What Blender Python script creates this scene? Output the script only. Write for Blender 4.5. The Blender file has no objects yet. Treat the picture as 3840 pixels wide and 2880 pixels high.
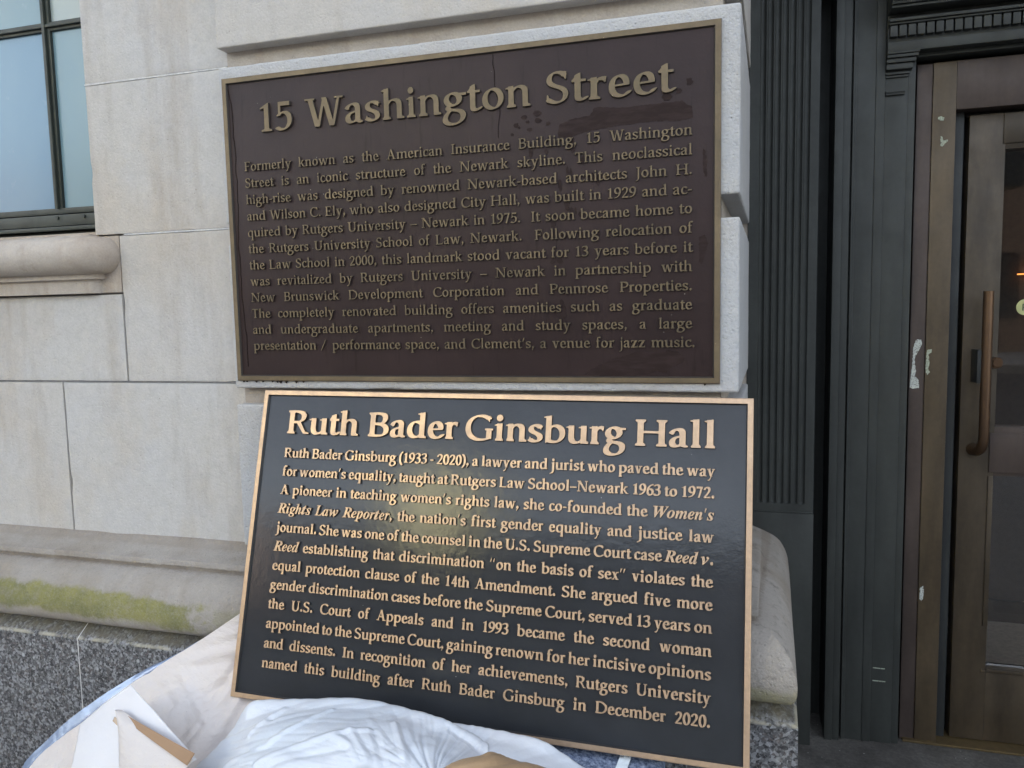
import bpy, bmesh, math, random
import numpy as np
from mathutils import Vector, Matrix, Euler, noise

random.seed(4)
S = bpy.context.scene
COL = S.collection
R = math.radians

# ------------------------------------------------------------------ camera
cam = bpy.data.cameras.new("camera")
cam.sensor_width = 36.0
cam.lens = 36.0 * 2915.2 / 3840.0
cam.clip_start = 0.05
cam.clip_end = 500.0
camo = bpy.data.objects.new("camera", cam)
COL.objects.link(camo)
M = Matrix.Rotation(0.2886643, 4, 'Z') @ Matrix.Rotation(math.pi / 2 - 0.0956405, 4, 'X') @ Matrix.Rotation(-0.0212568, 4, 'Z')
M.translation = (0.53706, -1.42460, -0.17346)
camo.matrix_world = M
S.camera = camo

# ------------------------------------------------------------------ sky, sun, exposure
SUN_EL, SUN_AZ = R(24), R(12)          # the sun stands behind the building, the street front is in its shade
world = bpy.data.worlds.new("World")
S.world = world
world.use_nodes = True
wn = world.node_tree
for n in list(wn.nodes):
    wn.nodes.remove(n)
sky = wn.nodes.new('ShaderNodeTexSky')
sky.sky_type = 'NISHITA'
sky.sun_disc = False
sky.sun_elevation = SUN_EL
sky.sun_rotation = SUN_AZ
sky.dust_density = 3.0
hsv = wn.nodes.new('ShaderNodeHueSaturation')
hsv.inputs['Saturation'].default_value = 0.44
bg = wn.nodes.new('ShaderNodeBackground')
bg.inputs['Strength'].default_value = 0.06
wo = wn.nodes.new('ShaderNodeOutputWorld')
wn.links.new(sky.outputs[0], hsv.inputs['Color'])
wn.links.new(hsv.outputs[0], bg.inputs['Color'])
wn.links.new(bg.outputs[0], wo.inputs['Surface'])
sun = bpy.data.lights.new("sun", 'SUN')
sun.energy = 5.0
sun.angle = R(0.5)
sun.color = (1.0, 0.95, 0.86)
suno = bpy.data.objects.new("sun", sun)
COL.objects.link(suno)
sd = Vector((math.sin(SUN_AZ) * math.cos(SUN_EL), math.cos(SUN_AZ) * math.cos(SUN_EL), math.sin(SUN_EL)))
suno.rotation_euler = sd.to_track_quat('Z', 'Y').to_euler()
suno.location = (0, 10, 20)
S.view_settings.view_transform = 'Standard'
S.view_settings.look = 'None'
S.view_settings.gamma = 1.0
S.view_settings.exposure = 3.86

# ------------------------------------------------------------------ material helpers
class NT:
    def __init__(s, name):
        s.m = bpy.data.materials.new(name)
        s.m.use_nodes = True
        s.t = s.m.node_tree
        s.b = s.t.nodes['Principled BSDF']
        s.out = s.t.nodes['Material Output']
        s.pos = s.t.nodes.new('ShaderNodeNewGeometry').outputs['Position']
    def node(s, typ, **kw):
        n = s.t.nodes.new(typ)
        for k, v in kw.items():
            setattr(n, k, v)
        return n
    def link(s, a, b):
        s.t.links.new(a, b)
    def scaled(s, vec, loc=(0, 0, 0), rot=(0, 0, 0)):
        n = s.node('ShaderNodeMapping')
        n.inputs['Scale'].default_value = vec
        n.inputs['Location'].default_value = loc
        n.inputs['Rotation'].default_value = rot
        s.link(s.pos, n.inputs['Vector'])
        return n.outputs[0]
    def noise(s, scale, detail=3, rough=.55, vec=None, dist=0.0):
        n = s.node('ShaderNodeTexNoise')
        n.inputs['Scale'].default_value = scale
        n.inputs['Detail'].default_value = detail
        n.inputs['Roughness'].default_value = rough
        n.inputs['Distortion'].default_value = dist
        s.link(vec if vec is not None else s.pos, n.inputs['Vector'])
        return n.outputs['Fac']
    def vor(s, scale, feature='F1', vec=None, out='Distance', rnd=1.0):
        n = s.node('ShaderNodeTexVoronoi', feature=feature)
        n.inputs['Scale'].default_value = scale
        n.inputs['Randomness'].default_value = rnd
        s.link(vec if vec is not None else s.pos, n.inputs['Vector'])
        return n.outputs[out]
    def ramp(s, fac, stops, interp='LINEAR'):
        n = s.node('ShaderNodeValToRGB')
        r = n.color_ramp
        r.interpolation = interp
        while len(r.elements) < len(stops):
            r.elements.new(.5)
        for e, (p, c) in zip(r.elements, stops):
            e.position = p
            e.color = (c, c, c, 1) if isinstance(c, (int, float)) else (*c, 1)
        s.link(fac, n.inputs['Fac'])
        return n.outputs['Color']
    def mix(s, fac, a, b, blend='MIX'):
        n = s.node('ShaderNodeMix', data_type='RGBA', blend_type=blend)
        for sock, v in ((n.inputs['Factor'], fac), (n.inputs['A'], a), (n.inputs['B'], b)):
            if isinstance(v, (int, float)):
                sock.default_value = v
            elif isinstance(v, tuple):
                sock.default_value = (*v, 1)
            else:
                s.link(v, sock)
        return n.outputs['Result']
    def math(s, op, a, b=None, clamp=False):
        n = s.node('ShaderNodeMath', operation=op, use_clamp=clamp)
        for i, v in enumerate((a, b)):
            if v is None:
                continue
            if isinstance(v, (int, float)):
                n.inputs[i].default_value = v
            else:
                s.link(v, n.inputs[i])
        return n.outputs[0]
    def maprange(s, v, a, b, c=0.0, d=1.0):
        n = s.node('ShaderNodeMapRange', interpolation_type='SMOOTHSTEP')
        s.link(v, n.inputs[0])
        for i, x in enumerate((a, b, c, d)):
            n.inputs[i + 1].default_value = x
        return n.outputs[0]
    def xyz(s):
        n = s.node('ShaderNodeSeparateXYZ')
        s.link(s.pos, n.inputs[0])
        return n.outputs
    def bump(s, h, strength, dist, prev=None):
        n = s.node('ShaderNodeBump')
        n.inputs['Strength'].default_value = strength
        n.inputs['Distance'].default_value = dist
        s.link(h, n.inputs['Height'])
        if prev is not None:
            s.link(prev, n.inputs['Normal'])
        return n.outputs[0]
    def set(s, **kw):
        for k, v in kw.items():
            sock = s.b.inputs[k.replace('_', ' ')]
            if isinstance(v, (int, float)):
                sock.default_value = v
            elif isinstance(v, tuple):
                sock.default_value = (*v, 1) if len(v) == 3 else v
            else:
                s.link(v, sock)
        return s.m

def stone_mat(name, c_light, c_dark, c_warm, pit=.5, algae=False, dirt=.35):
    t = NT(name)
    big = t.noise(3.2, 4, .6)
    base = t.mix(t.ramp(big, [(.35, 0.0), (.68, 1.0)]), c_light, c_dark)
    warm = t.ramp(t.noise(5.5, 5, .62, t.scaled((1, 1, .55), (3, 1, 7))), [(.48, 0.0), (.72, 1.0)])
    base = t.mix(t.math('MULTIPLY', warm, .75), base, c_warm)
    streak = t.ramp(t.noise(9, 5, .6, t.scaled((1.6, 1.6, .22), (9, 2, 1))), [(.55, 0.0), (.8, 1.0)])
    base = t.mix(t.math('MULTIPLY', streak, dirt), base, (c_warm[0] * .62, c_warm[1] * .56, c_warm[2] * .5))
    grain = t.noise(230, 3, .65)
    oi = t.node('ShaderNodeObjectInfo')
    base = t.mix(t.math('MULTIPLY', oi.outputs['Random'], .30), base, c_warm)
    base = t.mix(.24, base, t.ramp(grain, [(.3, .36), (.5, .5), (.7, .62)]), 'OVERLAY')
    mot = t.noise(36, 4, .65)
    base = t.mix(.22, base, t.ramp(mot, [(.3, .38), (.5, .5), (.7, .6)]), 'OVERLAY')
    speck = t.ramp(t.vor(75), [(.06, 1.0), (.13, 0.0)])
    gate = t.ramp(t.noise(26, 2), [(.56, 0.0), (.64, 1.0)])
    base = t.mix(t.math('MULTIPLY', t.math('MULTIPLY', speck, gate), .5), base, (.13, .11, .09))
    if algae:
        x, y, z = t.xyz()
        nb = t.noise(14, 4, .65)
        nf = t.noise(120, 3, .7)
        zz = t.math('ADD', z, t.math('MULTIPLY', t.math('SUBTRACT', nb, .5), .05))
        zz = t.math('ADD', zz, t.math('MULTIPLY', t.math('SUBTRACT', nf, .5), .012))
        zz = t.math('ADD', zz, t.math('MULTIPLY', t.math('ADD', x, .9), .035))
        band = t.math('MULTIPLY', t.maprange(zz, -.836, -.818), t.maprange(zz, -.764, -.779))
        xx = t.math('ADD', x, t.math('MULTIPLY', t.math('SUBTRACT', nb, .5), .25))
        left = t.math('MULTIPLY', t.maprange(xx, -.540, -.575), t.maprange(xx, -1.28, -1.19))
        right = t.maprange(xx, .50, .545)
        weak = t.math('MULTIPLY', t.maprange(xx, -.545, -.515), .45)
        sel = t.math('MAXIMUM', t.math('MAXIMUM', left, t.math('MULTIPLY', right, .55)), t.math('MULTIPLY', weak, .8))
        gr = t.ramp(t.noise(190, 3, .75), [(.28, .55), (.55, 1.0)])
        pt = t.ramp(t.noise(32, 4, .7), [(.28, .60), (.48, 1.0)])
        fac = t.math('MULTIPLY', t.math('MULTIPLY', t.math('MULTIPLY', t.math('MULTIPLY', band, sel), pt), gr), .88, True)
        base = t.mix(fac, base, t.mix(t.ramp(nb, [(.4, 0.0), (.6, 1.0)]), (.225, .215, .058), (.155, .155, .052)))
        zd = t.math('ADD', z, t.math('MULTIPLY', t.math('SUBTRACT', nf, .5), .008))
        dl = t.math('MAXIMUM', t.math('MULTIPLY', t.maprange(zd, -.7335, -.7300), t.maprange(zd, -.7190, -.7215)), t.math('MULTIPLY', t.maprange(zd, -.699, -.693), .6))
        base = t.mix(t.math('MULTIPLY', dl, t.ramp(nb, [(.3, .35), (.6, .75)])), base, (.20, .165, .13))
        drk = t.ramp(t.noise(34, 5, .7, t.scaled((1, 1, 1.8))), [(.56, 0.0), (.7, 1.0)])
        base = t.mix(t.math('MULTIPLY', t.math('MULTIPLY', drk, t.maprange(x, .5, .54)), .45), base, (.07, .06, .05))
    n = t.bump(t.noise(210, 4, .7), .35 * pit, .004)
    n = t.bump(t.noise(60, 4, .6), .30 * pit, .006, n)
    pits = t.ramp(t.vor(120), [(.0, 0.0), (.35, 1.0)])
    n = t.bump(pits, .25 * pit, .003, n)
    return t.set(Base_Color=base, Roughness=.88, Normal=n, Specular_IOR_Level=.25)

def paint_metal(name, col, rough=.42, var=.25, spec=.45, metallic=0.0, bump=.12, streaky=True):
    t = NT(name)
    nz = t.noise(7, 5, .6, t.scaled((2.2, 2.2, .5)) if streaky else None)
    c = t.mix(t.ramp(nz, [(.35, 0.0), (.7, 1.0)]), tuple(v * (1 - var) for v in col), tuple(v * (1 + var) for v in col))
    fine = t.noise(90, 3, .6)
    c = t.mix(.25, c, t.ramp(fine, [(.3, .36), (.7, .62)]), 'OVERLAY')
    rr = t.ramp(t.noise(22, 4), [(.3, rough - .08), (.7, rough + .1)])
    n = t.bump(t.noise(38, 4, .6), bump, .003)
    return t.set(Base_Color=c, Roughness=rr, Normal=n, Specular_IOR_Level=spec, Metallic=metallic)

M_WALL = stone_mat('limestone_wall', (.482, .470, .455), (.480, .456, .420), (.450, .395, .328), .8, dirt=.48)
M_BLOCK = stone_mat('limestone_block', (.475, .475, .475), (.44, .45, .46), (.44, .41, .37), 1.6, dirt=.12)
M_SILL = stone_mat('limestone_sill', (.45, .405, .355), (.42, .365, .305), (.34, .27, .205), .8, dirt=.55)
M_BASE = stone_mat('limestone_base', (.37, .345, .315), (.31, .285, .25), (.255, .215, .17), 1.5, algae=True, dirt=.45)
M_CORE = stone_mat('limestone_groove', (.44, .40, .35), (.40, .355, .305), (.33, .27, .21), 1.0, dirt=.4)
def flat(name, col, rough=.8, **kw):
    t = NT(name)
    c = t.mix(t.ramp(t.noise(60, 4, .65), [(.3, 0.0), (.7, 1.0)]), tuple(v * .8 for v in col), tuple(min(1, v * 1.15) for v in col))
    return t.set(Base_Color=c, Roughness=rough, Normal=t.bump(t.noise(150, 3), .2, .002), **kw)
M_MORTAR = flat('mortar_dark', (.20, .195, .19), .9)
M_MORTARL = flat('mortar_light', (.54, .53, .51), .9)

def granite():
    t = NT('granite')
    a = t.vor(185, out='Color')
    v = t.node('ShaderNodeSeparateColor'); t.link(a, v.inputs[0])
    cell = t.ramp(v.outputs[0], [(0.0, (.022, .022, .024)), (.20, (.045, .044, .046)), (.30, (.10, .10, .10)), (.56, (.165, .165, .168)), (.66, (.28, .283, .287)), (.90, (.36, .365, .37)), (.9, (.10, .085, .08))], 'CONSTANT')
    b = t.vor(330, out='Color')
    v2 = t.node('ShaderNodeSeparateColor'); t.link(b, v2.inputs[0])
    cell2 = t.ramp(v2.outputs[1], [(0.0, (.025, .025, .027)), (.45, (.10, .10, .103)), (.78, (.24, .24, .245))], 'CONSTANT')
    c = t.mix(.35, cell, cell2)
    patch = t.vor(34, out='Distance')
    c = t.mix(t.math('MULTIPLY', t.ramp(patch, [(.10, 1.0), (.2, 0.0)]), t.ramp(t.noise(19, 2), [(.5, 0.0), (.58, .8)])), c, (.40, .41, .41))
    x, y, z = t.xyz()
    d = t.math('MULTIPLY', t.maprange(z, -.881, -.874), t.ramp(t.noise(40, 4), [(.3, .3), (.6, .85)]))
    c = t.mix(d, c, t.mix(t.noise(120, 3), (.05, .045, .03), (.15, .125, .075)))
    lip = t.math('MULTIPLY', t.math('MULTIPLY', t.maprange(z, -.8855, -.8825), t.maprange(z, -.8765, -.880)), t.ramp(t.noise(25, 4), [(.38, 0.0), (.55, .8)]))
    c = t.mix(lip, c, (.36, .33, .24))
    n = t.bump(v2.outputs[0], .12, .002)
    return t.set(Base_Color=c, Roughness=.5, Normal=n, Specular_IOR_Level=.4)
M_GRANITE = granite()

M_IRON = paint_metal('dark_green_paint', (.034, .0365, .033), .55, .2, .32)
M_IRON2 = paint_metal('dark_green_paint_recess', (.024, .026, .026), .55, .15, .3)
M_BRPURP = paint_metal('bronze_purple', (.064, .048, .041), .5, .22, .3, 0.25)
M_BRTAN = paint_metal('bronze_tan', (.080, .059, .036), .48, .3, .35, 0.3)
M_DOOR = paint_metal('bronze_door', (.058, .044, .029), .45, .35, .4, 0.3)
M_HANDLE = paint_metal('bronze_handle', (.12, .072, .042), .36, .3, .5, 0.7)
M_WINFRAME = paint_metal('window_frame_paint', (.036, .042, .034), .5, .3)
M_BLACK = flat('shadow_gap_black', (.012, .012, .012), .7)  # near-black: shade of the narrow door gaps put into colour
def chip_mat(name, col, under):
    t = NT(name)
    k = t.ramp(t.noise(330, 4, .7), [(.40, 0.0), (.47, 1.0)])
    c = t.mix(k, under, t.mix(t.noise(120, 3), tuple(v * .7 for v in col), col))
    return t.set(Base_Color=c, Roughness=.75, Normal=t.bump(k, .6, .0006))
M_CHIP = chip_mat('chipped_paint', (.50, .53, .49), (.075, .056, .052))
M_CHIPG = chip_mat('chipped_primer', (.36, .40, .31), (.095, .074, .050))
M_BRASS = flat('brass_threshold', (.12, .085, .04), .5, Metallic=.5)

def glass_mat(name, tint, gloss_rough, base_mix):
    t = NT(name)
    tr = t.node('ShaderNodeBsdfTransparent'); tr.inputs[0].default_value = (*tint, 1)
    gl = t.node('ShaderNodeBsdfGlossy'); gl.inputs['Roughness'].default_value = gloss_rough
    gl.inputs['Color'].default_value = (.9, .92, .95, 1)
    fr = t.node('ShaderNodeFresnel'); fr.inputs['IOR'].default_value = 1.5
    f = t.math('ADD', fr.outputs[0], base_mix, True)
    mx = t.node('ShaderNodeMixShader')
    t.link(f, mx.inputs[0]); t.link(tr.outputs[0], mx.inputs[1]); t.link(gl.outputs[0], mx.inputs[2])
    t.link(mx.outputs[0], t.out.inputs['Surface'])
    return t.m
M_GLASS = glass_mat('door_glass', (.92, .89, .85), .02, .02)
def film_mat(name, DIFF):
    t = NT(name)
    tr = t.node('ShaderNodeBsdfTransparent'); tr.inputs[0].default_value = (.86, .90, .97, 1)
    gl = t.node('ShaderNodeBsdfGlossy'); gl.inputs['Roughness'].default_value = .22; gl.inputs['Color'].default_value = (.5, .56, .68, 1)
    n = t.bump(t.noise(45, 3, .5, t.scaled((1, 1, 2.2), rot=(0, .6, 0))), .35, .004)
    t.link(n, gl.inputs['Normal'])
    df = t.node('ShaderNodeBsdfDiffuse'); df.inputs[0].default_value = (.34, .43, .62, 1)
    mx = t.node('ShaderNodeMixShader'); mx.inputs[0].default_value = DIFF
    t.link(tr.outputs[0], mx.inputs[1]); t.link(df.outputs[0], mx.inputs[2])
    m2 = t.node('ShaderNodeMixShader')
    fr = t.node('ShaderNodeFresnel'); fr.inputs['IOR'].default_value = 1.5; t.link(n, fr.inputs['Normal'])
    f = t.math('ADD', t.math('MULTIPLY', fr.outputs[0], .35), .03, True)
    t.link(f, m2.inputs[0]); t.link(mx.outputs[0], m2.inputs[1]); t.link(gl.outputs[0], m2.inputs[2])
    t.link(m2.outputs[0], t.out.inputs['Surface'])
    return t.m
M_FILM = film_mat('clear_plastic_film', .66)
def pane_mat(name, c1, c2):
    t = NT(name)
    c = t.mix(t.ramp(t.noise(3.0, 3, .5, t.scaled((1, 1, .5))), [(.36, 0.0), (.64, 1.0)]), c1, c2)
    sm = t.ramp(t.noise(26, 5, .7), [(.62, 0.0), (.75, .30)])
    c = t.mix(t.math('MULTIPLY', sm, .4), c, (.50, .55, .58))
    return t.set(Base_Color=c, Roughness=.20, Specular_IOR_Level=.5)
M_PANE = pane_mat('frosted_window_glass', (.125, .230, .325), (.170, .275, .350))
M_PANE2 = pane_mat('frosted_glass_pale_reflection', (.175, .275, .310), (.215, .305, .325))  # paler tint, a reflection put into the pane colour
M_PANE3 = pane_mat('frosted_glass_cream_reflection', (.33, .385, .37), (.40, .43, .38))  # cream reflection of the upper right pane, painted as its tint

def plaque_field(name, col, rough, spec, coat, bump, streak):
    t = NT(name)
    c = t.mix(t.ramp(t.noise(6, 5, .6), [(.35, 0.0), (.7, 1.0)]), tuple(v * .85 for v in col), tuple(v * 1.15 for v in col))
    n = t.bump(t.noise(55, 4, .6), bump, .003)
    n = t.bump(t.noise(260, 3, .6), bump * .6, .001, n)
    if streak:
        st = t.ramp(t.noise(60, 3, .6, t.scaled((1.6, 1, .16))), [(.60, 0.0), (.72, 1.0)])
        c = t.mix(t.math('MULTIPLY', st, .55), c, tuple(v * .45 for v in col))
        sp = t.ramp(t.vor(48), [(.028, 1.0), (.045, 0.0)])
        sp = t.math('MULTIPLY', sp, t.ramp(t.noise(9, 2), [(.55, 0.0), (.6, 1.0)]))
        c = t.mix(sp, c, (.35, .32, .28))
    else:
        sp = t.ramp(t.vor(40), [(.018, 1.0), (.032, 0.0)])
        sp = t.math('MULTIPLY', sp, t.ramp(t.noise(7, 2), [(.57, 0.0), (.62, 1.0)]))
        c = t.mix(sp, c, (.4, .4, .38))
    return t.set(Base_Color=c, Roughness=rough, Specular_IOR_Level=spec, Coat_Weight=coat, Coat_Roughness=.22, Normal=n)
M_OLDFIELD = plaque_field('weathered_brown_field', (.0345, .0215, .0200), .48, .20, .0, .25, True)
M_NEWFIELD = plaque_field('black_field', (.032, .034, .037), .18, .36, .0, .18, False)

def bronze(name, col, rough, metallic, var, fleck=False):
    t = NT(name)
    c = t.mix(t.ramp(t.noise(11, 5, .65), [(.32, 0.0), (.7, 1.0)]), tuple(v * (1 - var) for v in col), tuple(min(1, v * (1 + var)) for v in col))
    c = t.mix(.3, c, t.ramp(t.noise(130, 3, .6), [(.3, .36), (.7, .62)]), 'OVERLAY')
    if fleck:
        sp = t.ramp(t.vor(150), [(.08, 1.0), (.14, 0.0)])
        sp = t.math('MULTIPLY', sp, t.ramp(t.noise(18, 3), [(.6, 0.0), (.68, 1.0)]))
        c = t.mix(sp, c, (.5, .4, .2))
        mt = t.ramp(t.noise(16, 4, .6), [(.45, 0.0), (.7, .4)])
        c = t.mix(mt, c, (.085, .07, .035))
    rr = t.ramp(t.noise(30, 4), [(.3, rough - .06), (.7, rough + .1)])
    return t.set(Base_Color=c, Roughness=rr, Metallic=metallic, Normal=t.bump(t.noise(140, 3), .08, .001))
M_OLDBRONZE = bronze('tarnished_bronze', (.150, .110, .063), .5, .3, .2, True)
M_NEWBRONZE = bronze('bright_brushed_bronze', (.485, .338, .222), .38, .5, .06)
M_OLDSIDE = flat('old_letter_side', (.030, .023, .018), .6)
M_NEWSIDE = flat('new_letter_side', (.030, .028, .027), .35)
def smear_mat():
    t = NT('red_brown_paint_smear')
    k = t.ramp(t.noise(70, 5, .65, t.scaled((.35, 1, 1.6), rot=(0, .12, 0))), [(.36, 0.0), (.56, 1.0)])
    c = t.mix(k, (.031, .0185, .0170), (.020, .0105, .0090))
    return t.set(Base_Color=c, Roughness=.6, Specular_IOR_Level=.17)
M_SMEAR = smear_mat()
M_CRACK = flat('dark_red_run', (.014, .007, .006), .7, Specular_IOR_Level=.15)

def paper(name, col, warm, crease=.25, rough=.75, fleck=True, coat=0.0):
    t = NT(name)
    c = t.mix(t.ramp(t.noise(4.5, 4, .55), [(.35, 0.0), (.7, 1.0)]), col, warm)
    if fleck:
        sp = t.ramp(t.vor(55), [(.035, 1.0), (.06, 0.0)])
        sp = t.math('MULTIPLY', sp, t.ramp(t.noise(14, 2), [(.56, 0.0), (.6, 1.0)]))
        c = t.mix(t.math('MULTIPLY', sp, .6), c, (.3, .29, .28))
    n = t.bump(t.noise(22, 4, .6, t.scaled((1, 1, 2.4), rot=(0, .7, 0))), crease, .012)
    n = t.bump(t.noise(120, 3, .6), crease * .35, .003, n)
    return t.set(Base_Color=c, Roughness=rough, Normal=n, Specular_IOR_Level=.3, Coat_Weight=coat, Coat_Roughness=.12)
M_PAPER = paper('white_packing_paper', (.64, .595, .565), (.61, .54, .49), .45)
M_BAG = paper('white_poly_wrap', (.60, .645, .70), (.63, .635, .66), .20, .34, True, .5)
M_CARD = paper('white_card', (.70, .69, .70), (.67, .645, .635), .10, .6)
M_KRAFT = paper('brown_kraft_paper', (.42, .285, .165), (.35, .23, .13), .22, .34, True, .7)
M_KRAFTD = paper('brown_card_inside', (.34, .215, .125), (.30, .185, .105), .12, .7)
def felt():
    t = NT('blue_grey_felt')
    a = t.noise(140, 4, .75, t.scaled((1, 1, 1)))
    c = t.ramp(a, [(.34, (.05, .07, .12)), (.48, (.16, .20, .29)), (.62, (.34, .39, .50))])
    return t.set(Base_Color=c, Roughness=.95, Normal=t.bump(t.noise(110, 4, .7), 1.0, .006), Specular_IOR_Level=.1)
M_FELT = felt()
M_LABEL = flat('white_label', (.72, .78, .80), .5)
M_INK = flat('grey_print', (.12, .14, .16), .6)
def pavement():
    t = NT('dirty_pavement')
    c = t.mix(t.ramp(t.noise(9, 5, .65), [(.35, 0.0), (.7, 1.0)]), (.055, .050, .044), (.12, .112, .10))
    c = t.mix(.6, c, t.ramp(t.noise(120, 4, .7), [(.3, .2), (.7, .75)]), 'OVERLAY')
    sp = t.ramp(t.vor(70), [(.07, 1.0), (.12, 0.0)])
    sp = t.math('MULTIPLY', sp, t.ramp(t.noise(12, 3), [(.52, 0.0), (.6, 1.0)]))
    c = t.mix(sp, c, (.42, .41, .39))
    far = t.maprange(t.xyz()[1], .35, -.6)
    c = t.mix(far, c, t.mix(t.noise(20, 4), (.20, .195, .185), (.29, .28, .265)))
    return t.set(Base_Color=c, Roughness=.85, Normal=t.bump(t.noise(70, 5, .7), .8, .008))
M_PAVE = pavement()
M_ASPH = flat('asphalt', (.05, .05, .052), .9)
M_BRICK = flat('far_brick', (.16, .115, .09), .9)
M_TOWER = flat('far_pale_stone', (.78, .73, .42), .9)
M_FARWIN = flat('far_window', (.03, .035, .04), .2)
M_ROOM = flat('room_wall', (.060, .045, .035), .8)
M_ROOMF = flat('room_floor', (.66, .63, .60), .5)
def emit(name, col, st):
    t = NT(name)
    return t.set(Base_Color=col, Emission_Color=col, Emission_Strength=st)
M_LAMP = emit('warm_lamp', (1.0, .36, .08), .16)
M_STICK = flat('yellow_sticker', (.42, .42, .18), .6)
M_STICKT = flat('sticker_print', (.05, .06, .03), .6)

# ------------------------------------------------------------------ object helpers
def link(o, parent=None):
    COL.objects.link(o)
    if parent is not None:
        o.parent = parent
        w = Matrix.Identity(4)
        p = parent
        w = WORLD.get(p.name, Matrix.Identity(4))
        o.matrix_parent_inverse = w.inverted()
    return o
WORLD = {}
def thing(name, label, cat, loc=(0, 0, 0), group=None):
    o = bpy.data.objects.new(name, None)
    o.empty_display_size = .05
    COL.objects.link(o)
    o.location = loc
    o['label'] = label
    o['category'] = cat
    if group:
        o['group'] = group
    WORLD[o.name] = Matrix.Translation(loc)
    return o
def mesh_obj(name, verts, faces, mats, parent=None, fm=None, smooth=False, label=None):
    me = bpy.data.meshes.new(name)
    me.from_pydata([tuple(v) for v in verts], [], [tuple(f) for f in faces])
    mats = mats if isinstance(mats, (list, tuple)) else [mats]
    for m in mats:
        me.materials.append(m)
    if fm is not None:
        me.polygons.foreach_set('material_index', fm)
    if smooth:
        me.polygons.foreach_set('use_smooth', [True] * len(me.polygons))
    me.update()
    o = bpy.data.objects.new(name, me)
    if label:
        o['label'] = label
    return link(o, parent)
class MB:
    """collects simple solids that together make ONE mesh"""
    def __init__(s):
        s.v, s.f = [], []
    def box(s, x0, x1, y0, y1, z0, z1):
        b = len(s.v)
        s.v += [(x, y, z) for z in (z0, z1) for y in (y0, y1) for x in (x0, x1)]
        s.f += [tuple(b + i for i in f) for f in ((0, 2, 3, 1), (4, 5, 7, 6), (0, 1, 5, 4), (2, 6, 7, 3), (0, 4, 6, 2), (1, 3, 7, 5))]
        return s
    def cyl(s, p0, p1, r, n=16, r1=None):
        p0, p1 = Vector(p0), Vector(p1)
        d = (p1 - p0).normalized()
        a = d.orthogonal().normalized(); c = d.cross(a)
        b = len(s.v)
        for p, rr in ((p0, r), (p1, r if r1 is None else r1)):
            for k in range(n):
                t = 2 * math.pi * k / n
                s.v.append(tuple(p + a * math.cos(t) * rr + c * math.sin(t) * rr))
        s.f += [(b + k, b + (k + 1) % n, b + n + (k + 1) % n, b + n + k) for k in range(n)]
        s.f += [tuple(b + k for k in reversed(range(n))), tuple(b + n + k for k in range(n))]
        return s
    def prism(s, poly, y0, y1):
        """polygon in x,z (counter-clockwise seen from -y) extruded from y0 (front) to y1"""
        n = len(poly); b = len(s.v)
        s.v += [(x, y0, z) for x, z in poly] + [(x, y1, z) for x, z in poly]
        s.f += [tuple(b + k for k in range(n)), tuple(b + n + k for k in reversed(range(n)))]
        s.f += [(b + (k + 1) % n, b + k, b + n + k, b + n + (k + 1) % n) for k in range(n)]
        return s
    def build(s, name, mat, parent=None, bevel=0.0, seg=2, label=None, smooth=False, rough=0.0):
        o = mesh_obj(name, s.v, s.f, mat, parent, label=label)
        bm = bmesh.new(); bm.from_mesh(o.data)
        bmesh.ops.recalc_face_normals(bm, faces=bm.faces)
        if rough > 0:
            ln = max((e.calc_length() for e in bm.edges))
            for it in range(5):
                long = [e for e in bm.edges if e.calc_length() > .02]
                if not long or len(bm.verts) > 9000:
                    break
                bmesh.ops.subdivide_edges(bm, edges=long, cuts=1, use_grid_fill=True)
        if bevel > 0:
            es = [e for e in bm.edges if len(e.link_faces) == 2 and e.calc_face_angle(0) > .6]
            bmesh.ops.bevel(bm, geom=es, offset=bevel, segments=seg, affect='EDGES', profile=.6)
        if rough > 0:
            for v in bm.verts:
                p = v.co
                k = noise.noise(p * 38) * .6 + noise.noise(p * 95) * .4
                chip = max(0, noise.noise(p * 17 + Vector((7, 3, 1))) - .35) * 2.5
                v.co -= v.normal * (rough * (.5 + .5 * k) + (rough * 2.0 * chip if not v.is_boundary and max((e.calc_face_angle(0) for e in v.link_edges if len(e.link_faces) == 2), default=0) > .2 else 0))
        bm.to_mesh(o.data); bm.free()
        if smooth or bevel > 0:
            for p in o.data.polygons:
                p.use_smooth = True
            try:
                o.data.set_sharp_from_angle(angle=R(40))
            except Exception:
                pass
        return o

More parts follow.
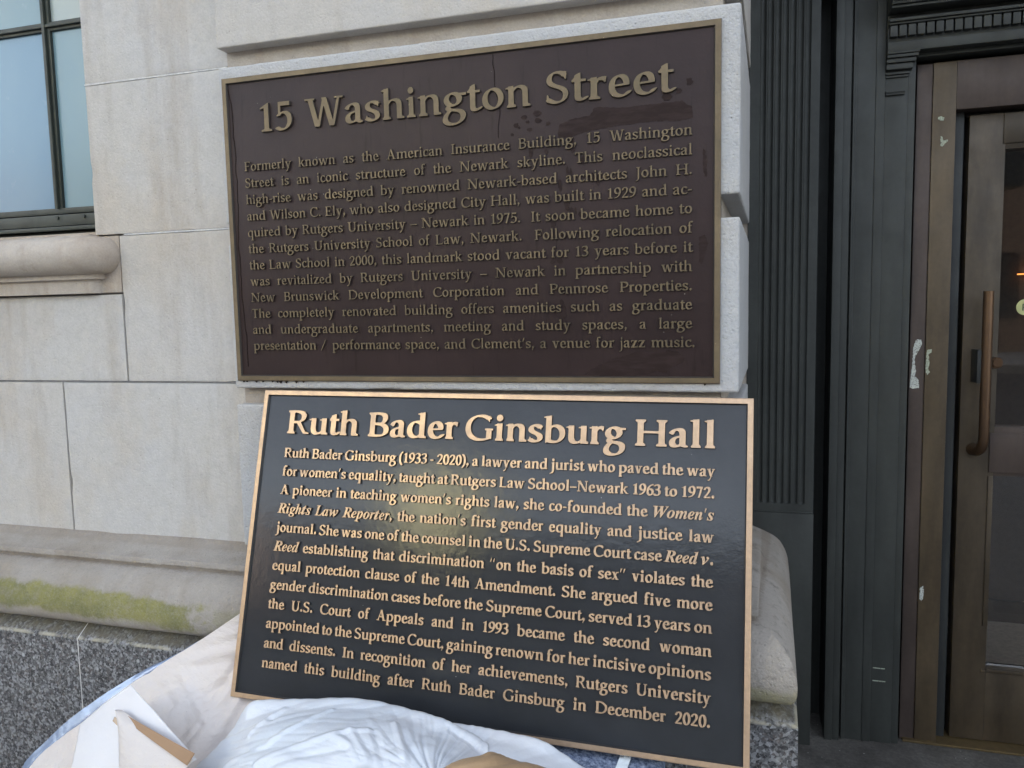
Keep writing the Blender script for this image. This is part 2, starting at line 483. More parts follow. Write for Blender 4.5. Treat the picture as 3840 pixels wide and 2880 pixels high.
def offset_path(path, p):
    """plan polyline (walk with the wall on the left hand), moved p outwards with mitred corners"""
    out = []
    n = len(path)
    for i in range(n):
        dirs = []
        if i > 0: dirs.append((Vector(path[i]) - Vector(path[i - 1])).normalized())
        if i < n - 1: dirs.append((Vector(path[i + 1]) - Vector(path[i])).normalized())
        ns = [Vector((d.y, -d.x)) for d in dirs]
        if len(ns) == 1:
            o = ns[0] * p
        else:
            b = (ns[0] + ns[1]).normalized()
            o = b * (p / max(.3, b.dot(ns[0])))
        out.append(Vector(path[i]) + o)
    return out
def sweep(name, path, prof, mat, parent, smooth=True, sub=0.06, caps=True, angle=35, wob=0.0, prof2=None):
    rings = []
    for q_, (p, z) in enumerate(prof):
        pts = offset_path(path, p)
        zz = [z] * len(pts)
        if prof2 is not None:
            pts[-1] = offset_path(path, prof2[q_][0])[-1]; zz[-1] = prof2[q_][1]
        fine = []
        for i in range(len(pts) - 1):
            L = (Vector(path[i + 1]) - Vector(path[i])).length
            k = max(1, int(L / sub))
            fine += [(*pts[i].lerp(pts[i + 1], j / k), zz[i] + (zz[i + 1] - zz[i]) * j / k) for j in range(k)]
        fine.append((*pts[-1], zz[-1]))
        rings.append(fine)
    m = len(rings[0])
    V = [v for r in rings for v in r]
    if wob:
        V = [tuple(Vector(v) + Vector((0, noise.noise(Vector(v) * 9) * wob, noise.noise(Vector(v) * 7 + Vector((5, 5, 5))) * wob))) for v in V]
    F = [(a * m + j, a * m + j + 1, (a + 1) * m + j + 1, (a + 1) * m + j) for a in range(len(prof) - 1) for j in range(m - 1)]
    if caps:
        F.append(tuple(a * m for a in range(len(prof))))
        F.append(tuple(a * m + m - 1 for a in reversed(range(len(prof)))))
    o = mesh_obj(name, V, F, mat, parent, smooth=smooth)
    bm = bmesh.new(); bm.from_mesh(o.data); bmesh.ops.recalc_face_normals(bm, faces=bm.faces); bm.to_mesh(o.data); bm.free()
    o.data.set_sharp_from_angle(angle=R(angle))
    return o

# ------------------------------------------------------------------ ground, road
def sheet(name, x0, x1, y0, y1, z, mat):
    o = mesh_obj(name, [(x0, y0, z), (x1, y0, z), (x1, y1, z), (x0, y1, z)], [(0, 1, 2, 3)], mat)
    o['kind'] = 'structure'
    return o
GZ = -1.26
sheet('ground', -150, 150, -150, 150, GZ - .16, M_ASPH)
mb = MB().box(-40, 40, -3.6, 6.0, GZ - .3, GZ)
sw = mb.build('sidewalk', M_PAVE, None, .01, 2); sw['kind'] = 'structure'
mb = MB().box(-40, 40, -15.5, -12.0, GZ - .3, GZ)
sw = mb.build('far_sidewalk', M_PAVE, None, .01, 2); sw['kind'] = 'structure'

# ------------------------------------------------------------------ the stone building
bld = thing('stone_building', 'pale limestone building front with granite plinth, window and dark metal entrance', 'building', (0, .6, GZ))
PY = .032                                     # plane of the recessed wall and the groove bottoms
SHEAR = .019 / .53                            # the doorway return splays slightly
# hidden mass behind the visible stones and above the picture
mb = MB()
mb.box(-14, -.50, .06 + .35, 5.6, GZ, 20)
mb.box(-14, -1.9, .045, .43, GZ, 20)
mb.box(-1.95, -.50, .045, .30, GZ, -.02)
mb.box(-1.95, -.50, .045, .30, .75, 20)
mb.box(-.872, -.50, .045, .30, -.02, .75)
mb.box(-.50, .50, .036, .44, GZ, 20)
mb.box(-.51, 2.6, .435, .70, .62, 20)
mb.box(2.3, 14, .032, 5.6, GZ, 20)
mb.box(-.51, 2.6, .70, 5.6, 1.6, 20)
mb.box(-.51, .54, .60, .70, GZ, .62)
mb.box(.50, .68, .641, .70, GZ, .62)
mb.box(.67, .76, .695, .72, GZ, .62)
mb.build('wall_core', M_MORTAR, bld)
# pier core, its groove bottoms visible between the blocks
mb = MB(); mb.prism([(-.505, GZ), (.501, GZ), (.501, 1.2), (-.505, 1.2)], PY, .56)
o = mb.build('pier_core', M_CORE, bld)
for v in o.data.vertices:
    if v.co.x > 0: v.co.x += (v.co.y - PY) * SHEAR
MB().box(.488, .562, .532, .64, GZ, 1.2).build('pier_return', M_CORE, bld)
# rusticated blocks
for k, (z0, z1) in enumerate(((-.676, -.3635), (-.330, -.0207), (.0168, .3365), (.374, .70), (.735, 1.1))):
    mb = MB().box(-.5075, .533, 0, .545, z0, z1)
    o = mb.build('rusticated_block', M_BLOCK if k < 3 else M_WALL, bld, .006 if k < 3 else .004, 3, rough=.0016)
    for v in o.data.vertices:
        if v.co.x > 0: v.co.x += v.co.y * SHEAR
# ashlar of the recessed wall
def ashlar(x0, x1, z0, z1):
    g = .0018
    mb = MB().box(x0 + g, x1 - g, PY, .26, z0 + g, z1 - g)
    o = mb.build('ashlar_block', M_WALL, bld, .0018, 2, rough=.0012)
    return o
ashlar(-.881, -.45, .3465, .80)
ashlar(-.881, -.45, .0128, .3465)
ashlar(-.8155, -.45, -.321, .0128)
ashlar(-1.95, -.8155, -.321, -.118)
ashlar(-1.005, -.45, -.70, -.321)
ashlar(-1.95, -1.005, -.70, -.321)
mb = MB().box(-.8795, -.715, PY - .0007, .05, .3445, .3483).box(-.715, -.5075, PY - .0001, .05, .3447, .3481)
mb.build('mortar_joint', M_MORTARL, bld)
mb = MB().box(-.80, -.5075, PY - .0001, .05, .0112, .0146)
mb.build('mortar_joint', M_MORTARL, bld)
mb = MB().box(-1.95, -.5075, PY + .003, .05, -.3228, -.3192)
mb.build('mortar_joint', M_MORTAR, bld)
# window sill
prof = [(-.02, .0225), (.022, .0115), (.034, .0105)]
for k in range(13):
    a = R(90 - 180 * k / 12)
    prof.append((.034 + .041 * math.cos(a), -.0315 + .0415 * math.sin(a)))
prof += [(.030, -.0735), (.030, -.0845), (.018, -.087), (.018, -.1165), (-.02, -.1165)]
arc = [(-.896 + .005 * math.sin(R(q)), PY + .005 - .005 * math.cos(R(q))) for q in range(0, 91, 10)]
o = sweep('window_sill', [(-1.95, PY)] + arc + [(-.891, PY + .03)], prof, M_SILL, bld, angle=30)
MB().box(-1.95, -.8165, PY + .0012, .26, -.1162, .0118).build('sill_block', M_SILL, bld, .002, 2, rough=.0006)
mb = MB().box(-1.95, -.8795, PY + .0020, .20, -.03, .0222)
mb.build('sill_top', M_SILL, bld)
# base moulding and granite plinth follow the wall, break forward at the pier and turn into the doorway
path = [(-1.98, 0), (.533, 0), (.5515, .532)]
prof = [(-.045, -.6775), (-.033, -.6785), (-.0315, -.683), (-.027, -.689), (-.018, -.6945), (-.002, -.7005), (.014, -.7045), (.028, -.7075), (.0345, -.7085), (.0360, -.7110), (.0360, -.7215), (.0310, -.7230), (.0310, -.7305), (.040, -.7330), (.056, -.7385), (.068, -.7460), (.079, -.7565), (.088, -.769), (.0945, -.783), (.0985, -.798), (.1005, -.812), (.1002, -.826), (.0975, -.838), (.092, -.8465), (.084, -.852), (.074, -.8552), (.05, -.8558), (-.045, -.8558)]
profb = [(-.045, -.690), (-.033, -.692), (-.020, -.696), (-.008, -.7005), (.002, -.706), (.010, -.7105), (.0165, -.7140), (.0225, -.7165), (.0285, -.7187), (.0335, -.7206), (.0385, -.7226), (.0440, -.7248), (.0495, -.7272), (.0545, -.7297), (.0620, -.7335), (.0700, -.7392), (.0775, -.7470), (.0835, -.7562), (.0885, -.7660), (.0925, -.7770), (.0958, -.7900), (.0978, -.803), (.0990, -.815), (.0995, -.827)] + prof[-7:]
profb = profb[:len(prof) - 7] + prof[-7:]
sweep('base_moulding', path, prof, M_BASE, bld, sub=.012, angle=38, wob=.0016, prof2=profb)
gprof = [(-.045, -.8565), (.068, -.8565), (.099, -.8795), (.1015, -.8817), (.1022, -.884), (.1030, GZ - .02), (-.045, GZ - .02)]
sweep('plinth_slab', [(-1.98, 0), (-.8785, 0)], gprof, M_GRANITE, bld, sub=.5, angle=25)
sweep('plinth_slab', [(-.8755, 0), (.533, 0), (.5515, .532)], gprof, M_GRANITE, bld, sub=.5, angle=25)
jprof = [(-.03, -.8569), (.067, -.8569), (.0985, -.8800), (.1011, -.8821), (.1017, -.8843), (.1024, GZ), (-.03, GZ)]
sweep('plinth_joint', [(-.8788, 0), (-.8752, 0)], jprof, M_MORTARL, bld, sub=.5)

# window: panes with glazing bars
WY = .14
win = MB().box(-1.9, -.86, WY + .012, WY + .03, .0225, .82)
win = win.build('window', M_WINFRAME, bld)
def wpart(name, mb, mat, bev=.0015):
    return mb.build(name, mat, win, bev, 2)
wpart('pane', MB().box(-1.9, -1.094, WY + .004, WY + .010, .09, .5225), M_PANE, 0)
wpart('pane', MB().box(-1.080, -.86, WY + .004, WY + .010, .09, .5225), M_PANE2, 0)
wpart('pane', MB().box(-1.9, -1.094, WY + .004, WY + .010, .540, .82), M_PANE2, 0)
wpart('pane', MB().box(-1.080, -.86, WY + .004, WY + .010, .540, .82), M_PANE3, 0)
wpart('muntin', MB().box(-1.0985, -1.0735, WY - .004, WY + .012, .0985, .82).box(-1.0905, -1.0815, WY - .012, WY - .003, .0985, .82), M_WINFRAME)
wpart('muntin', MB().box(-1.9, -.86, WY - .003, WY + .012, .5205, .5415).box(-1.9, -.86, WY - .010, WY - .0025, .5275, .5345), M_WINFRAME)
wpart('bottom_rail', MB().box(-1.9, -.86, WY - .004, WY + .02, .085, .0995).box(-1.9, -.86, WY - .016, WY + .02, .054, .0815).box(-1.9, -.86, WY - .020, WY + .02, .0425, .0525).box(-1.9, -.86, WY - .026, WY + .02, .0226, .034), M_WINFRAME, .002)
for bx in (-1.078, -.997):
    wpart('bolt', MB().cyl((bx, WY - .015, .074), (bx, WY - .0205, .074), .0042, 12), M_WINFRAME, 0)

# ------------------------------------------------------------------ doorway surround (painted cast metal)
sur = MB()
sur.box(.690, .7415, .690, .700, GZ, .62)                          # recess
sur.box(.7400, .7580, .564, .695, GZ, .62)
sur.box(.7580, .7745, .569, .640, GZ, .62)
sur.box(.7745, .7795, .590, .640, GZ, .62)
sur.box(.7795, .7835, .576, .640, GZ, .62)
sur.box(.7835, .7880, .579, .640, GZ, .62)
sur.box(.7880, .8280, .5815, .640, GZ, .62)
sur.box(.8280, .8475, .5800, .640, GZ, .62)
surround = sur.build('door_surround', M_IRON, bld, .0012, 2, label='dark green painted metal surround of the entrance')
# fluted pilaster
def pilaster():
    V, F = [], []
    ztop, zbot = .62, -.6563
    x0, x1, y = .5486, .7032, .53
    nfl, fx0, fx1 = 7, .5715, .6850
    pitch = (fx1 - fx0) / nfl
    zs = [zbot - .03] + [zbot + t for t in (0, .0008, .002, .0035, .0055, .0075)] + [0.0, ztop]
    xs = [x0]
    for k in range(nfl):
        a = fx0 + k * pitch + .0011
        w = pitch - .0022
        xs += [a + w * j / 10 for j in range(11)]
    xs.append(x1)
    def dep(x, z):
        u = (x - fx0) / pitch
        k = math.floor(u)
        if k < 0 or k >= nfl: return 0.0
        w = pitch - .0022
        c = fx0 + k * pitch + pitch / 2
        r = w / 2
        dx = abs(x - c)
        if dx >= r - 1e-6: return 0.0
        dz = max(0.0, (zbot + r) - z)
        q = r * r - dx * dx - dz * dz
        return .95 * math.sqrt(q) if q > 0 else 0.0
    zs = sorted(set([zbot - .0275] + [zbot + t * .0008 for t in range(0, 9)] + [-.3, 0.0, .3, ztop]))
    n = len(xs)
    for z in zs:
        for x in xs:
            V.append((x, y + dep(x, z), z))
    for a in range(len(zs) - 1):
        for j in range(n - 1):
            F.append((a * n + j, a * n + j + 1, (a + 1) * n + j + 1, (a + 1) * n + j))
    b = len(V)
    o = mesh_obj('fluted_pilaster', V, F, M_IRON, surround, smooth=True)
    o.data.set_sharp_from_angle(angle=R(38))
    m = MB().box(x1 - .0005, x1 + .0005, y + .0003, .689, GZ, ztop).box(x0 - .0005, x0 + .0005, y + .0003, .64, GZ, ztop)
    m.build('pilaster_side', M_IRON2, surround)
    m = MB().box(x0 - .001, x1 + .001, y - .004, .6, GZ, -.6776).box(x0, x1 - .001, y - .0015, .6, -.6772, -.6735)
    m.build('pilaster_base', M_IRON, surround, .0015, 2)
pilaster()
# slim inner pilaster with capital
mb = MB().box(.8477, .8950, .5835, .640, GZ, .352).box(.8950, .9115, .587, .640, GZ, .3845)
mb.build('inner_pilaster', M_IRON, surround, .0012, 2)
mb = MB()
MB().box(.8478, .888, .5775, .60, .2953, .2985).box(.8478, .8885, .5765, .60, .2987, .3003).box(.8478, .889, .5755, .60, .3005, .3048).build('astragal', M_IRON, surround, .0008, 2)
for z0, z1, y, xr in ((.334, .338, .579, .895), (.340, .3445, .577, .897), (.350, .362, .572, .903), (.3635, .372, .567, .908), (.3735, .3795, .562, .912), (.381, .3855, .560, .914)):
    mb.box(.8478, xr, y, .60, z0, z1)
mb.build('capital', M_IRON, surround, .001, 2)
MB().box(.851, .878, .5822, .59, -1.0703, -1.0683).build('scratch_line', M_CHIPG, surround)
MB().box(.851, .880, .5822, .59, -1.1030, -1.1010).build('scratch_line', M_CHIPG, surround)
# cornice with dentils over the door
cor = MB()
X1 = 2.3
cor.box(.8477, X1, .560, .64, .3850, .4060)
cor.box(.8477, X1, .563, .64, .4060, .4400)
cor.box(.8477, X1, .5455, .64, .4400, .4440).box(.8477, X1, .540, .64, .4448, .4515)
cor.box(.8477, X1, .566, .64, .4515, .4670)
cor.box(.8477, X1, .520, .64, .4670, .4725).box(.8477, X1, .514, .64, .4735, .4830).box(.8477, X1, .500, .64, .4840, .53).box(.8477, X1, .49, .64, .531, .62)
cor.box(.9116, X1, .587, .64, .3755, .3848)
cornice = cor.build('cornice', M_IRON, surround, .0012, 2)
den = None
for k in range(30):
    x = .8505 + k * .0185
    if den is None:
        den = MB().box(0, .0148, .5495, .566, .4152, .4388).build('dentil', M_IRON, cornice, .001, 2)
        o = den
    else:
        o = den.copy(); link(o, cornice)
    o.location.x = x

# bronze door frame
fr = MB().box(.9195, .9520, .6130, .665, GZ, .365).box(.9122, .9196, .640, .665, GZ, .375)
frame = fr.build('door_frame', M_BRPURP, bld, .0012, 2, label='weathered bronze frame of the entrance door')
MB().box(.9525, 1.0007, .6095, .665, GZ + .004, .365).build('frame_stile', M_BRTAN, frame, .0012, 2)
MB().box(1.0009, 1.95, .6100, .665, .2578, .3655).build('frame_header', M_BRPURP, frame, .0012, 2)
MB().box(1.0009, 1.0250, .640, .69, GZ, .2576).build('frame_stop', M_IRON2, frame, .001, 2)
MB().box(1.0255, 1.0366, .684, .69, GZ, .2576).build('shadow_gap_strip', M_BLACK, frame)  # black strip painting the shade in the gap beside the door
MB().box(1.90, 1.95, .6095, .665, GZ + .004, .2576).build('frame_stile', M_BRTAN, frame, .0012, 2)
MB().box(.925, 1.95, .600, .70, GZ, GZ + .006).build('threshold', M_BRASS, frame, .002, 2)
MB().box(1.0369, 1.90, .670, .69, .2485, .2576).build('door_gap', M_BLACK, frame)
def patchy(name, poly, y, mat, parent, th=.0004):
    c = Vector((sum(p[0] for p in poly) / len(poly), sum(p[1] for p in poly) / len(poly)))
    pts = []
    for i in range(len(poly)):
        a, b = Vector(poly[i]), Vector(poly[(i + 1) % len(poly)])
        L = (b - a).length
        k = max(2, int(L / .003))
        nrm = Vector((b.y - a.y, a.x - b.x)).normalized()
        for j in range(k):
            q = a.lerp(b, j / k)
            amp = min(.0024, L * .2)
            q = q + nrm * noise.noise(Vector((q.x * 260, q.y * 260, 1.3))) * amp
            pts.append((q.x, q.y))
    return MB().prism(pts, y - th, y + .0003).build(name, mat, parent)
patchy('chipped_paint', [(0.9324, -0.2656), (0.9441, -0.2648), (0.9458, -0.2755), (0.9389, -0.29), (0.9319, -0.303), (0.9309, -0.3226), (0.9329, -0.3422), (0.9317, -0.352), (0.9393, -0.3618), (0.9412, -0.3798), (0.9265, -0.3815), (0.9211, -0.3783), (0.924, -0.3422), (0.9261, -0.3095), (0.927, -0.2835)], .6128, M_CHIP, frame)
patchy('chipped_paint', [(0.955, -0.2901), (0.9651, -0.2876), (0.9647, -0.295), (0.9596, -0.2999), (0.9616, -0.3193), (0.959, -0.3323), (0.9637, -0.3421), (0.958, -0.3486), (0.9541, -0.3356), (0.9541, -0.3128)], .6093, M_CHIPG, frame)
patchy('chipped_paint', [(0.9647, 0.2444), (0.9703, 0.2454), (0.9774, 0.2417), (0.9762, 0.2357), (0.9706, 0.2347), (0.9634, 0.2399)], .6093, M_CHIPG, frame)
patchy('chipped_paint', [(0.9701, 0.201), (0.9744, 0.1991), (0.9761, 0.1913), (0.9859, 0.1921), (0.9846, 0.1876), (0.975, 0.1776), (0.9708, 0.1795)], .6093, M_CHIPG, frame)
patchy('chipped_paint', [(.9555, -.868), (.9620, -.862), (.9640, -.880), (.9600, -.902), (.9550, -.895)], .6093, M_CHIP, frame)

# the door
DY = .64
d = MB()
d.box(1.0368, 1.1112, DY, .685, GZ + .008, .2483)
door = d.build('door', M_DOOR, bld, .0015, 2, label='bronze glazed door with long vertical pull handle')
MB().box(1.1113, 1.84, DY + .0015, .685, .1672, .2483).box(1.1062, 1.84, DY - .0025, DY + .002, .1800, .2470).build('top_rail', M_DOOR, door, .001, 2)
MB().box(1.1113, 1.84, DY + .002, .685, -.592, -.4745).box(1.1010, 1.84, DY - .003, DY + .0025, -.583, -.4885).build('middle_rail', M_BRPURP, door, .001, 2)
MB().box(1.1113, 1.84, DY + .0015, .685, GZ + .008, -1.0693).build('bottom_rail', M_DOOR, door, .0015, 2)
MB().box(1.841, 1.899, DY, .685, GZ + .008, .2483).build('stile', M_DOOR, door, .0015, 2)
MB().box(1.1005, 1.1110, DY - .003, DY + .001, GZ + .30, -.592).box(1.1005, 1.1110, DY - .003, DY + .001, -1.0780, -1.0700).box(1.1115, 1.84, DY - .003, DY + .01, -1.0770, -1.0685).build('glazing_bead', M_DOOR, door, .001, 2)
MB().box(1.1113, 1.84, .664, .670, -.474, .1671).build('glass_pane', M_GLASS, door)
MB().box(1.1113, 1.84, .664, .670, -1.0692, -.5921).build('glass_pane', M_GLASS, door)
# pull handle
def tube(name, pts, r, mat, parent, n=18, flat_=1.0):
    V, F = [], []
    for i, p in enumerate(pts):
        p = Vector(p)
        t = (Vector(pts[min(i + 1, len(pts) - 1)]) - Vector(pts[max(i - 1, 0)])).normalized()
        a = Vector((1, 0, 0)) - t * t.x
        a.normalize(); c = t.cross(a)
        rr = r[i] if isinstance(r, (list, tuple)) else r
        for k in range(n):
            q = 2 * math.pi * k / n
            V.append(tuple(p + a * math.cos(q) * rr + c * math.sin(q) * rr * flat_))
    for i in range(len(pts) - 1):
        F += [(i * n + k, i * n + (k + 1) % n, (i + 1) * n + (k + 1) % n, (i + 1) * n + k) for k in range(n)]
    F += [tuple(reversed(range(n))), tuple((len(pts) - 1) * n + k for k in range(n))]
    o = mesh_obj(name, V, F, mat, parent, smooth=True)
    o.data.set_sharp_from_angle(angle=R(40))
    return o
hp = [(1.0748, .590, -.155), (1.0750, .590, -.25), (1.0752, .590, -.40), (1.0755, .590, -.49), (1.0752, .593, -.506), (1.0735, .602, -.520), (1.0700, .617, -.527), (1.0665, .640, -.528)]
tube('pull_handle', hp, [.0112] * 5 + [.0118, .0128, .015], M_HANDLE, door)
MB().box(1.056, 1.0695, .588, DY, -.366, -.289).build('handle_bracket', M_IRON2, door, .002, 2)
MB().cyl((1.1060, DY, -.3215), (1.1060, DY - .014, -.3215), .0135, 20).cyl((1.1060, DY - .014, -.3215), (1.1060, DY - .018, -.3215), .0095, 20).build('lock_cylinder', M_HANDLE, door, .0008, 1)
stick = MB().cyl((1.1705, .6636, -.1935), (1.1705, .6630, -.1935), .0185, 32).build('sticker', M_STICK, door)
MB().box(1.1645, 1.1672, .6624, .6629, -.2015, -.1855).box(1.1672, 1.1725, .6624, .6629, -.1880, -.1855).box(1.1672, 1.1725, .6624, .6629, -.1955, -.1930).box(1.1712, 1.1737, .6624, .6629, -.1943, -.1867).build('sticker_print', M_STICKT, stick)
# room behind the glass
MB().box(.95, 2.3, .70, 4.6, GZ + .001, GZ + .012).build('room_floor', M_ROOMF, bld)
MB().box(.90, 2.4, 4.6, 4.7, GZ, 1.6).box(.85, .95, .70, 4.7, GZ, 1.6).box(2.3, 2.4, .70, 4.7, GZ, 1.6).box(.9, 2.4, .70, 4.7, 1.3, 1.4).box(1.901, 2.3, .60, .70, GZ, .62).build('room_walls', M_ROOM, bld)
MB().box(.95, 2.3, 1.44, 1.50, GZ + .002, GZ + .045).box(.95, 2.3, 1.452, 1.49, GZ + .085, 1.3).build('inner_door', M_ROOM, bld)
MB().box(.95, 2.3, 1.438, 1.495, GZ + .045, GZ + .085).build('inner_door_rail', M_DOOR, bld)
lampx = [(1.402, 1.43, -.096), (1.428, 1.43, -.084)]
proto = None
for k, (lx, ly, lz) in enumerate(lampx):
    if proto is None:
        proto = MB().box(-.024, .024, -.006, .006, -.0022, .0022).build('strip_lamp', M_LAMP, None, .001, 1)
        o = proto
    else:
        o = proto.copy(); COL.objects.link(o)
    o.location = (lx, ly, lz)
    o['label'] = ('lower orange lamp strip glowing behind the door glass', 'upper orange lamp strip glowing behind the door glass')[k]
    o['category'] = 'lamp'
    o['group'] = 'lamp strips behind the door glass'

# ------------------------------------------------------------------ lettering
PAL = dict(zip('abcdefghijklmnopqrstuvwxyz', (500, 553, 444, 611, 479, 333, 556, 582, 291, 234, 556, 291, 883, 582, 546, 601, 560, 395, 424, 326, 603, 565, 834, 516, 556, 500)))
PAL.update(zip('ABCDEFGHIJKLMNOPQRSTUVWXYZ', (778, 611, 709, 774, 611, 556, 763, 832, 337, 333, 726, 611, 946, 831, 786, 604, 786, 668, 525, 613, 778, 722, 1000, 667, 667, 667)))
PALB = dict(zip('abcdefghijklmnopqrstuvwxyz', (500, 611, 444, 611, 500, 389, 556, 611, 333, 333, 611, 333, 889, 611, 556, 611, 611, 389, 444, 333, 611, 556, 833, 500, 556, 500)))
PALB.update(zip('ABCDEFGHIJKLMNOPQRSTUVWXYZ', (778, 667, 722, 833, 611, 556, 833, 833, 389, 389, 778, 611, 1000, 833, 833, 611, 833, 722, 611, 667, 778, 778, 1000, 667, 667, 667)))
PALI = dict(zip('abcdefghijklmnopqrstuvwxyz', (556, 537, 444, 556, 444, 333, 500, 556, 333, 333, 556, 333, 833, 556, 556, 556, 537, 389, 444, 389, 556, 556, 833, 500, 556, 500)))
PALI.update(zip('ABCDEFGHIJKLMNOPQRSTUVWXYZ', (722, 667, 685, 778, 611, 556, 778, 778, 389, 389, 722, 611, 944, 778, 833, 667, 833, 722, 556, 611, 778, 667, 1000, 722, 611, 667)))
for D in (PAL, PALB, PALI):
    D.update({str(k): 500 for k in range(10)})
    D.update({'.': 250, ',': 250, '-': 333, '\u2013': 500, '\u2019': 278, '\u201c': 500, '\u201d': 500, '(': 333, ')': 333, '/': 606})

# ---- a hand-drawn broad-nib roman: every letter is stems, slabs, wedges and nib strokes, merged on a fine grid
def bez(*a):
    """x,y then cubic segments of six numbers"""
    pts = [a[0]]; p = np.array(a[0], float)
    for c in a[1:]:
        if len(c) == 2:
            q = np.array(c, float); pts += [tuple(p + (q - p) * t) for t in (.5, 1)]; p = q; continue
        c = np.array(c, float).reshape(3, 2)
        for t in np.linspace(0, 1, 13)[1:]:
            pts.append(tuple((1 - t) ** 3 * p + 3 * t * (1 - t) ** 2 * c[0] + 3 * t * t * (1 - t) * c[1] + t ** 3 * c[2]))
        p = c[2]
    return ('nib', pts)
def ell(cx, cy, rx, ry):
    return ('nib', [(cx + rx * math.cos(t), cy + ry * math.sin(t)) for t in np.linspace(0, 2 * math.pi, 41)])
def pol(*p): return ('pol', list(p))
def dot(x, y, r): return ('dot', (x, y, r))
def draw(ch, S, H):
    """list of shapes in 1/1000 em; S stem width, H slab height"""
    s = S / 2
    k = S / 122
    X = 470
    rect = lambda x0, x1, y0, y1: pol((x0, y0), (x1, y0), (x1, y1), (x0, y1))
    st = lambda x, y0, y1: rect(x - s, x + s, y0, y1)
    foot = lambda x, l, r, y=0: pol((x - l, y), (x + r, y), (x + r, y + H * .75), (x + s + 8, y + H * 1.25), (x + s - 2, y + H * 2), (x - s + 2, y + H * 2), (x - s - 8, y + H * 1.25), (x - l, y + H * .75))
    head = lambda x, l, r, y: pol((x - l, y), (x + r, y), (x + r, y - H * .75), (x + s + 8, y - H * 1.25), (x + s - 2, y - H * 2), (x - s + 2, y - H * 2), (x - s - 8, y - H * 1.25), (x - l, y - H * .75))
    flag = lambda x, y: pol((x - s - 62, y - 58), (x - s - 62, y - 34), (x + s - 14, y + 8), (x + s, y + 2), (x + s, y - 110), (x - s, y - 110), (x - s, y - 66))
    rfoot = lambda x: pol((x - s, 0), (x + s + 58, 0), (x + s + 58, H * .8), (x + s + 6, H * 1.2), (x + s - 4, H * 2), (x - s, H * 2))
    dg = lambda x0, y0, x1, y1, w: pol((x0 - w / 2, y0), (x0 + w / 2, y0), (x1 + w / 2, y1), (x1 - w / 2, y1))
    slab = lambda x0, x1, y, up=1: rect(x0, x1, y, y + up * H * .85)
    thin = S * .50
    C = 681
    arch = lambda a, b: [bez((a, 330), (a + 50, 410, a + 120, 450, a + 185, 450), (b - 50, 450, b, 410, b, 310)), st(b, 0, 330)]
    if ch == 'a': return [bez((92, 372), (120, 430, 185, 452, 240, 452), (320, 452, 346, 405, 346, 330)), st(346, 60, 335), pol((346 - s, 110), (346 + s, 110), (346 + s + 4, 60), (346 + s + 62, 34), (346 + s + 58, 6), (346 + s - 30, -8), (346 - s + 12, 30)), bez((346, 278), (230, 262, 97, 235, 97, 122), (97, 52, 140, 20, 190, 20), (250, 20, 320, 62, 346, 100)), dot(98, 364, s * .72)]
    if ch == 'b': return [st(128, 45, 712), flag(128, 718), bez((135, 360), (180, 425, 250, 452, 315, 452), (430, 452, 508, 365, 508, 240), (508, 100, 410, 20, 290, 20), (225, 20, 170, 35, 128, 62)), pol((128 - s, 120), (128 + 20, 120), (150, 30), (128 - s + 10, -12), (128 - s, -8))]
    if ch == 'c': return [bez((372, 400), (340, 440, 300, 452, 265, 452), (155, 452, 97, 350, 97, 235), (97, 105, 165, 20, 270, 20), (330, 20, 375, 48, 408, 84)), pol((350, 462), (408, 470), (402, 330), (378, 330), (340, 405))]
    if ch == 'd': return [st(458, 30, 712), flag(458, 718), rfoot(458), bez((458, 395), (410, 440, 350, 452, 300, 452), (175, 452, 98, 350, 98, 225), (98, 92, 175, 20, 265, 20), (340, 20, 415, 62, 458, 115))]
    if ch == 'e': return [pol((100, 226), (455, 246), (455, 246 + H * .8), (100, 226 + H * .8)), bez((398, 275), (395, 385, 335, 452, 262, 452), (155, 452, 97, 350, 97, 235), (97, 100, 175, 20, 280, 20), (345, 20, 400, 48, 438, 96))]
    if ch == 'f': return [st(158, 0, 590), bez((158, 560), (160, 650, 195, 712, 275, 712), (310, 712, 335, 704, 352, 690)), rect(40, 318, X - H, X), foot(158, 118, 130), dot(345, 676, s * .7)]
    if ch == 'g': return [ell(248, 312, 150, 138), pol((330, 405), (400, 448), (560, 448), (552, 392), (410, 392), (370, 370)), bez((190, 185), (125, 160, 105, 105, 165, 82)), bez((160, 80), (290, 60, 478, 75, 478, -62), (478, -190, 360, -252, 240, -252), (120, -252, 62, -200, 62, -135), (62, -55, 120, 10, 180, 62))]
    if ch == 'h': return [st(138, 0, 712), flag(138, 718), foot(138, 100, 108)] + arch(138, 462) + [rfoot(462)]
    if ch == 'i': return [st(162, 0, X), flag(162, X), foot(162, 112, 116), dot(158, 622, s * 1.22)]
    if ch == 'j': return [st(188, -100, X), flag(188, X), bez((188, -80), (185, -180, 110, -232, 20, -252)), dot(184, 622, s * 1.22)]
    if ch == 'k': return [st(138, 0, 712), flag(138, 718), foot(138, 100, 108), dg(190, 215, 430, 445, thin * 1.25), slab(335, 540, X, -1), pol((215, 270), (295, 335), (530, 42), (610, 36), (610, 0), (425, 0))]
    if ch == 'l': return [st(165, 0, 712), flag(165, 718), foot(165, 114, 118)]
    if ch == 'm': return [st(138, 0, X), flag(138, X), foot(138, 100, 108)] + arch(138, 448) + [foot(448, 90, 100)] + arch(448, 752) + [rfoot(752)]
    if ch == 'n': return [st(138, 0, X), flag(138, X), foot(138, 100, 108)] + arch(138, 462) + [rfoot(462)]
    if ch == 'o': return [ell(278, 236, 182, 217)]
